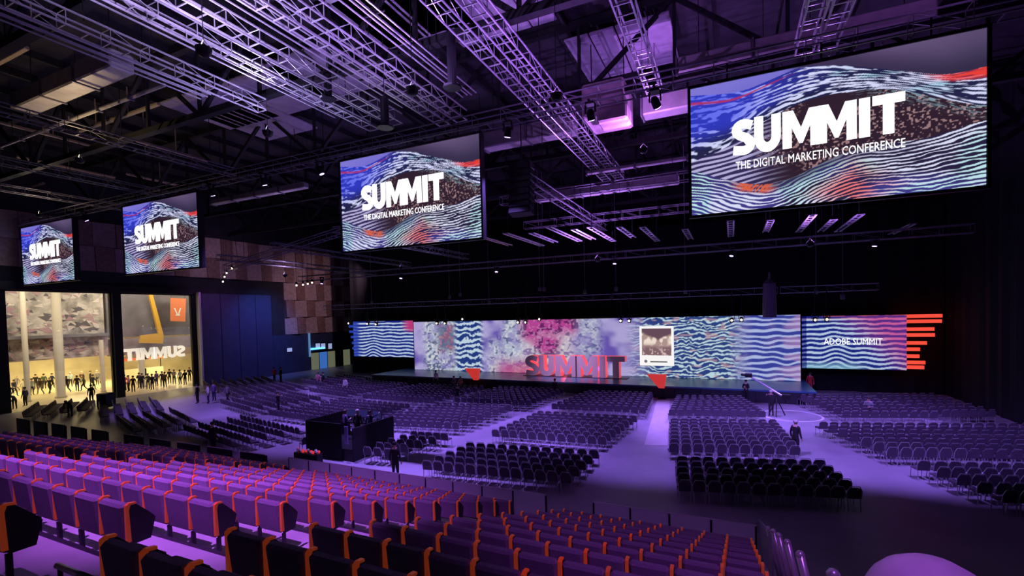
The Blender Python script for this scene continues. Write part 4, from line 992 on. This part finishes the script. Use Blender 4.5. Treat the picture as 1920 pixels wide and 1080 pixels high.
for k, (x, rz) in enumerate([(-19.9, .25), (-19.0, 0), (-18.0, -.2)]):
    tt = thing('computer_monitor', 'dark monitor on the black control desk, %s from the left' % ORD[k], 'monitor', (x, dy1-.5, 1.38), rz, 'desk monitors')
    b = MB(); b.rbox((0, 0, .42), (.75, .05, .45), .02); b.obj('housing', m_blackm, tt)
    b = MB(); b.box((0, -.03, .42), (.68, .01, .38)); b.obj('screen', mat('dim_screen', (.05, .05, .15), .3, emit=.06, ecol=(.2, .2, .7)), tt)
    b = MB(); b.box((0, 0, .1), (.06, .06, .2)); b.box((0, 0, .01), (.3, .2, .02)); b.obj('foot', m_blackm, tt)
# red-and-white flower box at the corner of the desk
p = atz(585, 866, .0)
t = thing('flower_trough', 'red and white flowers in a low trough before the black desk', 'planter', (p.x+.2, p.y-.4, 0))
b = MB(); b.rbox((0, 0, .3), (1.6, .4, .6), .03); b.obj('trough', m_blackm, t)
for k in range(14):
    b = MB(); b.ball((-.7+.108*k, random.uniform(-.12, .12), .68+random.uniform(-.04, .08)), .075); b.obj('flower', m_white if k % 2 else m_redp, t)

# ------------------------------------------------------------------ people
def person_mesh(pose):
    J = dict(pel=(0, 0, .95, .14, .11), sp=(0, 0, 1.12, .13, .10), ch=(0, .0, 1.33, .165, .11), nk=(0, 0, 1.50, .06, .06), hb=(0, .02, 1.585, .075, .085), hm=(0, .025, 1.665, .085, .10), ht=(0, .015, 1.745, .06, .07),
             sl=(-.17, 0, 1.43, .07, .065), sr=(.17, 0, 1.43, .07, .065), el=(-.24, -.02, 1.14, .05, .05), er=(.24, -.02, 1.14, .05, .05), wl=(-.26, .06, .89, .036, .036), wr=(.26, .06, .89, .036, .036),
             hl=(-.26, .09, .81, .03, .04), hr=(.26, .09, .81, .03, .04),
             pl=(-.09, 0, .88, .10, .10), pr=(.09, 0, .88, .10, .10), kl=(-.10, .02, .50, .065, .065), kr=(.10, .02, .50, .065, .065), al=(-.11, -.02, .10, .045, .05), ar=(.11, -.02, .10, .045, .05),
             fl=(-.13, .14, .05, .045, .035), fr=(.13, .14, .05, .045, .035))
    for k, v in pose.items(): J[k] = tuple(v)+tuple(J[k][3:])
    E_ = [('pel', 'sp', 'shirt'), ('sp', 'ch', 'shirt'), ('ch', 'nk', 'shirt'), ('nk', 'hb', 'skin'), ('hb', 'hm', 'skin'), ('hm', 'ht', 'skin'), ('ch', 'sl', 'shirt'), ('ch', 'sr', 'shirt'), ('sl', 'el', 'shirt'), ('sr', 'er', 'shirt'),
          ('el', 'wl', 'shirt'), ('er', 'wr', 'shirt'), ('wl', 'hl', 'skin'), ('wr', 'hr', 'skin'), ('pel', 'pl', 'trs'), ('pel', 'pr', 'trs'), ('pl', 'kl', 'trs'), ('pr', 'kr', 'trs'), ('kl', 'al', 'trs'), ('kr', 'ar', 'trs'), ('al', 'fl', 'shoe'), ('ar', 'fr', 'shoe')]
    names = list(J); me = bpy.data.meshes.new('body')
    me.from_pydata([J[n][:3] for n in names], [(names.index(a), names.index(c)) for a, c, _ in E_], [])
    o = bpy.data.objects.new('tmp_body', me); COL.objects.link(o)
    md = o.modifiers.new('skin', 'SKIN'); md.use_smooth_shade = True
    for i, n in enumerate(names): me.skin_vertices[0].data[i].radius = J[n][3:5]
    me.skin_vertices[0].data[0].use_root = True
    sd = o.modifiers.new('sub', 'SUBSURF'); sd.levels = 1; sd.render_levels = 1
    bpy.context.view_layer.update(); dg = bpy.context.evaluated_depsgraph_get()
    out = bpy.data.meshes.new_from_object(o.evaluated_get(dg)); bpy.data.objects.remove(o)
    # fingers, nose, ears, eyes joined into the same body mesh
    ex = MB()
    for s, wn, hn in ((-1, 'wl', 'hl'), (1, 'wr', 'hr')):
        wv, hv = Vector(J[wn][:3]), Vector(J[hn][:3]); d = (hv-wv).normalized()
        sd_ = d.cross(Vector((1, 0, 0)));  sd_ = sd_.normalized() if sd_.length > .1 else Vector((0, 1, 0))
        for f_ in range(4):
            a0 = hv+sd_*(.028-.019*f_); L = (.062, .075, .07, .055)[f_]
            m0 = a0+d*L*.6; ex.tube(a0, m0, .010, 5, .009); ex.tube(m0, m0+(d*.8-Vector((s*.5, 0, 0))).normalized()*L*.5, .009, 5, .006)
        th = wv.lerp(hv, .6)+sd_*.03; ex.tube(th, th+(d*.6+sd_*.8).normalized()*.055, .011, 5, .008)
    hm = Vector(J['hm'][:3]); fwd = Vector((0, 1, 0))
    ex.tube(hm+Vector((0, .09, .0)), hm+Vector((0, .125, -.03)), .012, 5, .016)
    for s in (-1, 1): ex.ball(hm+Vector((s*.088, .0, -.01)), .022, 6, sc=(.5, 1, 1.3)); ex.ball(hm+Vector((s*.034, .093, .008)), .012, 6, mi=1)
    ex.tube(hm+Vector((-.028, .095, -.058)), hm+Vector((.028, .095, -.058)), .008, 5, mi=2)
    exm = ex.mesh('ex', [m_skin, m_hairs[0], m_redp])
    out.materials.clear()
    for m in (m_skin, m_chair, m_chair, m_blackm): out.materials.append(m)
    bm = bmesh.new(); bm.from_mesh(out); nf = len(bm.faces)
    segs = [(Vector(J[a][:3]), Vector(J[c][:3]), {'skin': 0, 'shirt': 1, 'trs': 2, 'shoe': 3}[l]) for a, c, l in E_]
    for f_ in bm.faces:
        c = f_.calc_center_median(); best = 9; bi = 1
        for a, e, l in segs:
            d = e-a; tt = max(0, min(1, (c-a).dot(d)/d.length_squared)); dd = (a+d*tt-c).length
            if l == 0: dd -= .02
            if dd < best: best = dd; bi = l
        f_.material_index = bi
    bm.from_mesh(exm); bm.faces.ensure_lookup_table()
    for f_ in bm.faces[nf:]:
        f_.material_index = {0: 0, 1: 3, 2: 0}[f_.material_index]; f_.smooth = True
    bm.to_mesh(out); bm.free()
    hb = MB(); prof = [(.100, -.03), (.108, .02), (.10, .07), (.07, .105), (.01, .12)]
    hb.lathe((hm.x, hm.y-.02, hm.z), prof, 10); hairm = hb.mesh('hair', m_hairs[0], True)
    return out, hairm
POSES = {
 'stand': {}, 
 'talk': {'er': (.25, .02, 1.15), 'wr': (.14, .24, 1.18), 'hr': (.10, .31, 1.22)},
 'walk': {'kl': (-.10, .20, .52), 'al': (-.11, .22, .12), 'fl': (-.12, .38, .09), 'kr': (.10, -.03, .50), 'ar': (.11, -.33, .14), 'fr': (.12, -.22, .05), 'el': (-.24, -.14, 1.16), 'wl': (-.25, -.14, .92), 'hl': (-.25, -.13, .84), 'er': (.24, .12, 1.16), 'wr': (.23, .30, 1.0), 'hr': (.22, .37, .98)},
 'bend': {'sp': (0, .12, 1.10), 'ch': (0, .38, 1.14), 'nk': (0, .55, 1.18), 'hb': (0, .62, 1.20), 'hm': (0, .70, 1.20), 'ht': (0, .77, 1.17), 'sl': (-.17, .46, 1.14), 'sr': (.17, .46, 1.14), 'el': (-.2, .52, .86), 'er': (.2, .52, .86), 'wl': (-.18, .60, .62), 'wr': (.18, .60, .62), 'hl': (-.17, .63, .54), 'hr': (.17, .63, .54)},
 'camop': {'el': (-.26, .16, 1.26), 'er': (.26, .16, 1.26), 'wl': (-.10, .40, 1.38), 'wr': (.10, .40, 1.38), 'hl': (-.07, .47, 1.41), 'hr': (.07, .47, 1.41)},
 'fold': {'el': (-.24, .06, 1.16), 'er': (.24, .06, 1.16), 'wl': (.02, .20, 1.20), 'wr': (-.02, .17, 1.14), 'hl': (.09, .19, 1.21), 'hr': (-.09, .17, 1.13)},
 'point': {'er': (.34, .18, 1.42), 'wr': (.44, .40, 1.50), 'hr': (.47, .48, 1.53)},
 'sit': {'pel': (0, 0, .50), 'sp': (0, 0, .68), 'ch': (0, .02, .90), 'nk': (0, .03, 1.06), 'hb': (0, .05, 1.14), 'hm': (0, .06, 1.22), 'ht': (0, .05, 1.30), 'sl': (-.17, .02, .99), 'sr': (.17, .02, .99), 'el': (-.25, .08, .72), 'er': (.25, .08, .72), 'wl': (-.14, .32, .70), 'wr': (.14, .32, .70), 'hl': (-.10, .39, .71), 'hr': (.10, .39, .71), 'pl': (-.1, .03, .48), 'pr': (.1, .03, .48), 'kl': (-.12, .44, .50), 'kr': (.12, .44, .50), 'al': (-.12, .42, .10), 'ar': (.12, .42, .10), 'fl': (-.13, .56, .05), 'fr': (.13, .56, .05)},
}
PM = {}
CL = {'black': (.015, .015, .02), 'navy': (.03, .035, .09), 'white': (.75, .73, .72), 'grey': (.22, .22, .25), 'red': (.6, .05, .05), 'lightblue': (.40, .52, .62), 'brown': (.10, .06, .045), 'pink': (.75, .35, .38), 'green': (.06, .10, .05), 'purple': (.16, .10, .26), 'yellow': (.6, .5, .15)}
def person(x, y, face, pose, top, bot, label, hair=0, z=0, group=None, h=1.0):
    if pose not in PM: PM[pose] = person_mesh(POSES[pose])
    body, hm = PM[pose]
    t = thing('person', label, 'person', (x, y, z), face, group)
    o = link('body', body, t)
    for i, c in ((1, top), (2, bot)):
        o.material_slots[i].link = 'OBJECT'; o.material_slots[i].material = mat('cloth_'+c, CL[c], .85)
    o2 = link('hair', hm, t); o2.material_slots[0].link = 'OBJECT'; o2.material_slots[0].material = m_hairs[hair]
    t.scale = (h, h, h)
    return t
def at_floor(px, py): p = atz(px, py); return p.x, p.y
R_ = math.radians
person(*at_floor(1492, 855), R_(-40), 'stand', 'black', 'black', 'person in black standing at the aisle right of the middle chairs', 1)
person(*at_floor(1399, 755), R_(160), 'fold', 'black', 'black', 'person in black with folded arms standing below the stage')
xo, yo = at_floor(1446, 781)
person(xo, yo, R_(20), 'camop', 'black', 'black', 'camera operator in black holding the crane camera', 1)
person(*at_floor(742, 903), R_(10), 'stand', 'black', 'black', 'dark-clad person standing behind the front barrier seen from behind')
person(*at_floor(522, 777), R_(-60), 'point', 'black', 'black', 'person in black with outstretched arm between the left chairs', 2)
person(*at_floor(391, 757), R_(160), 'talk', 'white', 'navy', 'person in white shirt chatting in the left aisle')
person(*at_floor(402, 752), R_(200), 'stand', 'purple', 'navy', 'person in purple top beside the white-shirted one')
person(*at_floor(428, 757), R_(190), 'walk', 'grey', 'black', 'person walking along the left aisle')
person(*at_floor(371, 757), R_(120), 'stand', 'black', 'black', 'person in black at the edge of the foyer light')
person(*at_floor(597, 730), R_(200), 'talk', 'pink', 'black', 'person in pale pink top in front of the doors')
person(*at_floor(607, 729), R_(160), 'point', 'black', 'black', 'person in black pointing beside the pale pink top')
person(*at_floor(648, 742), R_(180), 'stand', 'white', 'black', 'person in white top standing among the far left chairs')
person(*at_floor(515, 717), R_(180), 'talk', 'red', 'black', 'person in red top near the dark blue wall')
person(*at_floor(527, 717), R_(170), 'stand', 'black', 'black', 'person in black near the dark blue wall')
person(*at_floor(1041, 749), R_(170), 'stand', 'black', 'black', 'person in dark clothes at the aisle end below the SUMMIT letters')
person(*at_floor(858, 762), R_(20), 'walk', 'black', 'black', 'person in black walking between the far chair blocks')
person(*at_floor(1519, 738), R_(180), 'stand', 'red', 'red', 'person in red standing at the right end of the stage')
xo2, yo2 = at_floor(1629, 782)
person(xo2, yo2, R_(150), 'sit', 'grey', 'black', 'person seated in the back block at right')
person(*at_floor(818, 727), R_(180), 'stand', 'white', 'black', 'person in white below the left stage end')
person(*at_floor(852, 730), R_(180), 'sit', 'grey', 'black', 'first seated person below the left stage end')
person(*at_floor(864, 731), R_(180), 'sit', 'pink', 'black', 'second seated person below the left stage end')
person(*at_floor(400, 851), R_(0), 'stand', 'black', 'black', 'dark figure standing behind the far left tier block')
person(-19.3, 19.6, R_(-20), 'talk', 'purple', 'black', 'crew person in purple at the left of the control desk', 2, .6, h=.92)
person(-18.5, 19.7, R_(15), 'stand', 'black', 'black', 'crew person with yellow lanyard at the control desk', 1, .6, h=.95)
person(-17.9, 20.0, R_(30), 'point', 'navy', 'black', 'crew person reaching over the right of the control desk', 0, .6, h=.9)
# people in and before the foyer
r = random.Random(11)
def fp(px, py): p = atX(px, py, -60); return p
foy = [(172, 757, 'stand', 'black', 'black', 0), (28, 768, 'bend', 'black', 'black', 0), (48, 762, 'stand', 'navy', 'black', 0),
       (132, 783, 'bend', 'black', 'black', 0)]
fl_ = ['dark silhouette standing at the left foyer threshold', 'person in black bending over at the far left foyer edge', 'person in navy standing at the far left foyer edge', 'person in black bending over the chairs near the foyer']
for (px, py, ps, tp, bt, hh), lb in zip(foy, fl_):
    x, y = at_floor(px, py); 
    person(x, y, R_(r.uniform(60, 120)), ps, tp, bt, lb, hh)
cols_ = ['black', 'navy', 'grey', 'white', 'black', 'lightblue', 'black', 'brown', 'green']
for k in range(22):
    px = 18+k*8.4+r.uniform(-3, 3); X = -62.2-(k*5.3 % 11); p = atX(px, 745, X)
    tp = cols_[k % len(cols_)]
    person(X, p.y, R_(r.uniform(0, 360)), r.choice(['walk', 'walk', 'stand', 'talk']), tp, r.choice(['black', 'navy', 'grey']), 'person in %s in the foyer crowd behind the left pane, %s from left' % (tp if tp != 'lightblue' else 'light blue', ORD[k] if k < 20 else ('last but one' if k == 20 else 'last')), r.choice([0, 0, 2, 1]), group='foyer crowd')
cols2 = ['black', 'red', 'pink', 'black', 'navy', 'black', 'green', 'black', 'purple', 'black', 'brown', 'black', 'grey', 'white', 'black', 'black']
for k in range(16):
    px = 226+k*8.6+r.uniform(-2, 2); X = -56.6-(k*2.9 % 4.0); p = atX(px, 738, X)
    person(X, p.y, R_(r.uniform(40, 140) if k % 3 else 250), r.choice(['stand', 'stand', 'talk', 'fold']), cols2[k], r.choice(['black', 'navy', 'black']), 'person in %s in the foyer queue behind the right pane, %s from left' % (cols2[k], ORD[k]), r.choice([0, 0, 2]), group='foyer queue')
# flight case at the foyer threshold
x, y = at_floor(200, 766)
t = thing('flight_case', 'black rolling case at the foyer threshold beside the mullion', 'case', (x, y, 0), .3)
b = MB(); b.rbox((0, 0, .75), (.9, 1.0, 1.2), .06); b.obj('case_body', m_blackm, t)
for sx in (-.35, .35):
    for sy in (-.4, .4): b = MB(); b.ball((sx, sy, .08), .08); b.obj('castor', m_steeld, t)
# camera crane
t = thing('camera_crane', 'black camera crane pointing up toward the stage', 'camera crane', (xo+.35, yo+.35, 0))
b = MB()
for a in range(3): b.tube((0, 0, 1.2), (.55*math.cos(a*2.09+.4), .55*math.sin(a*2.09+.4), .02), .035, 6)
b.obj('tripod', m_blackm, t)
b = MB(); b.tube((.5, -.1, 1.25), (-1.6, .6, 2.55), .06, 6); b.obj('boom', m_rail, t)
b = MB(); b.rbox((-1.65, .62, 2.6), (.45, .3, .3), .04); b.tube((-1.8, .65, 2.6), (-2.1, .75, 2.62), .09, 10); b.obj('camera_head', m_blackm, t)
b = MB(); b.rbox((.55, -.12, 1.3), (.5, .35, .4), .04); b.obj('counterweight', m_blackm, t)

# ------------------------------------------------------------------ left rear doors and signs
dr = thing('entrance_doors', 'glazed entrance doors with blue light at the back left corner', 'doors', (XL+.25, 49.4, 0))
for k in range(5):
    b = MB(); b.rbox((0, .8+1.55*k, 1.2), (.08, 1.4, 2.4), .03); b.obj('door_leaf', mat('door_lit', (.25, .28, .2), .3, emit=.18, ecol=(.55, .6, .35)) if k % 2 == 0 else mat('door_blue', (.05, .15, .5), .3, emit=.4, ecol=(.08, .3, 1)) if k == 1 else m_blackm, dr)
b = MB(); b.box((.05, 3.9, 2.6), (.2, 7.9, .25)); b.obj('lintel', m_blackm, dr)
b = MB(); b.box((.1, 1.2, 3.0), (.25, 2.6, .25)); b.obj('blue_lightbar', mat('blue_glow', (.1, .4, 1), .4, emit=2.5, ecol=(.1, .45, 1)), dr)
b = MB(); b.box((.1, -.2, 3.6), (.15, .25, 3.4)); b.obj('corner_light', mat('blue_glow_soft', (.2, .4, .7), .4, emit=.35, ecol=(.2, .45, .8)), dr)
m_sign = mat('sign_lit', (.5, .6, .8), .4, emit=.5, ecol=(.5, .62, 1))
for k, (px, py, wy, hz, m, lb) in enumerate([(503, 653, .55, 1.05, mat('warm_sign', (1, .9, .5), .4, emit=1.5, ecol=(1, .92, .55)), 'small warm lit panel on the dark blue wall'), (543, 656, .8, .5, m_sign, 'small white lit sign on the dark blue wall'),
                                     (596, 649, .8, .8, m_sign, 'left lit blue sign above the entrance doors'), (606, 649, .8, .8, m_sign, 'middle lit blue sign above the entrance doors'), (619, 649, .7, .8, m_sign, 'right lit blue sign above the entrance doors')]):
    p = atX(px, py, XL+.3)
    t = thing('wall_sign', lb, 'sign', (XL+.22, p.y, p.z))
    b = MB(); b.box((.03, 0, 0), (.06, wy+.12, hz+.12)); b.obj('sign_case', m_blackm, t)
    b = MB(); b.rbox((.08, 0, 0), (.05, wy, hz), .02); b.obj('sign_face', m, t)
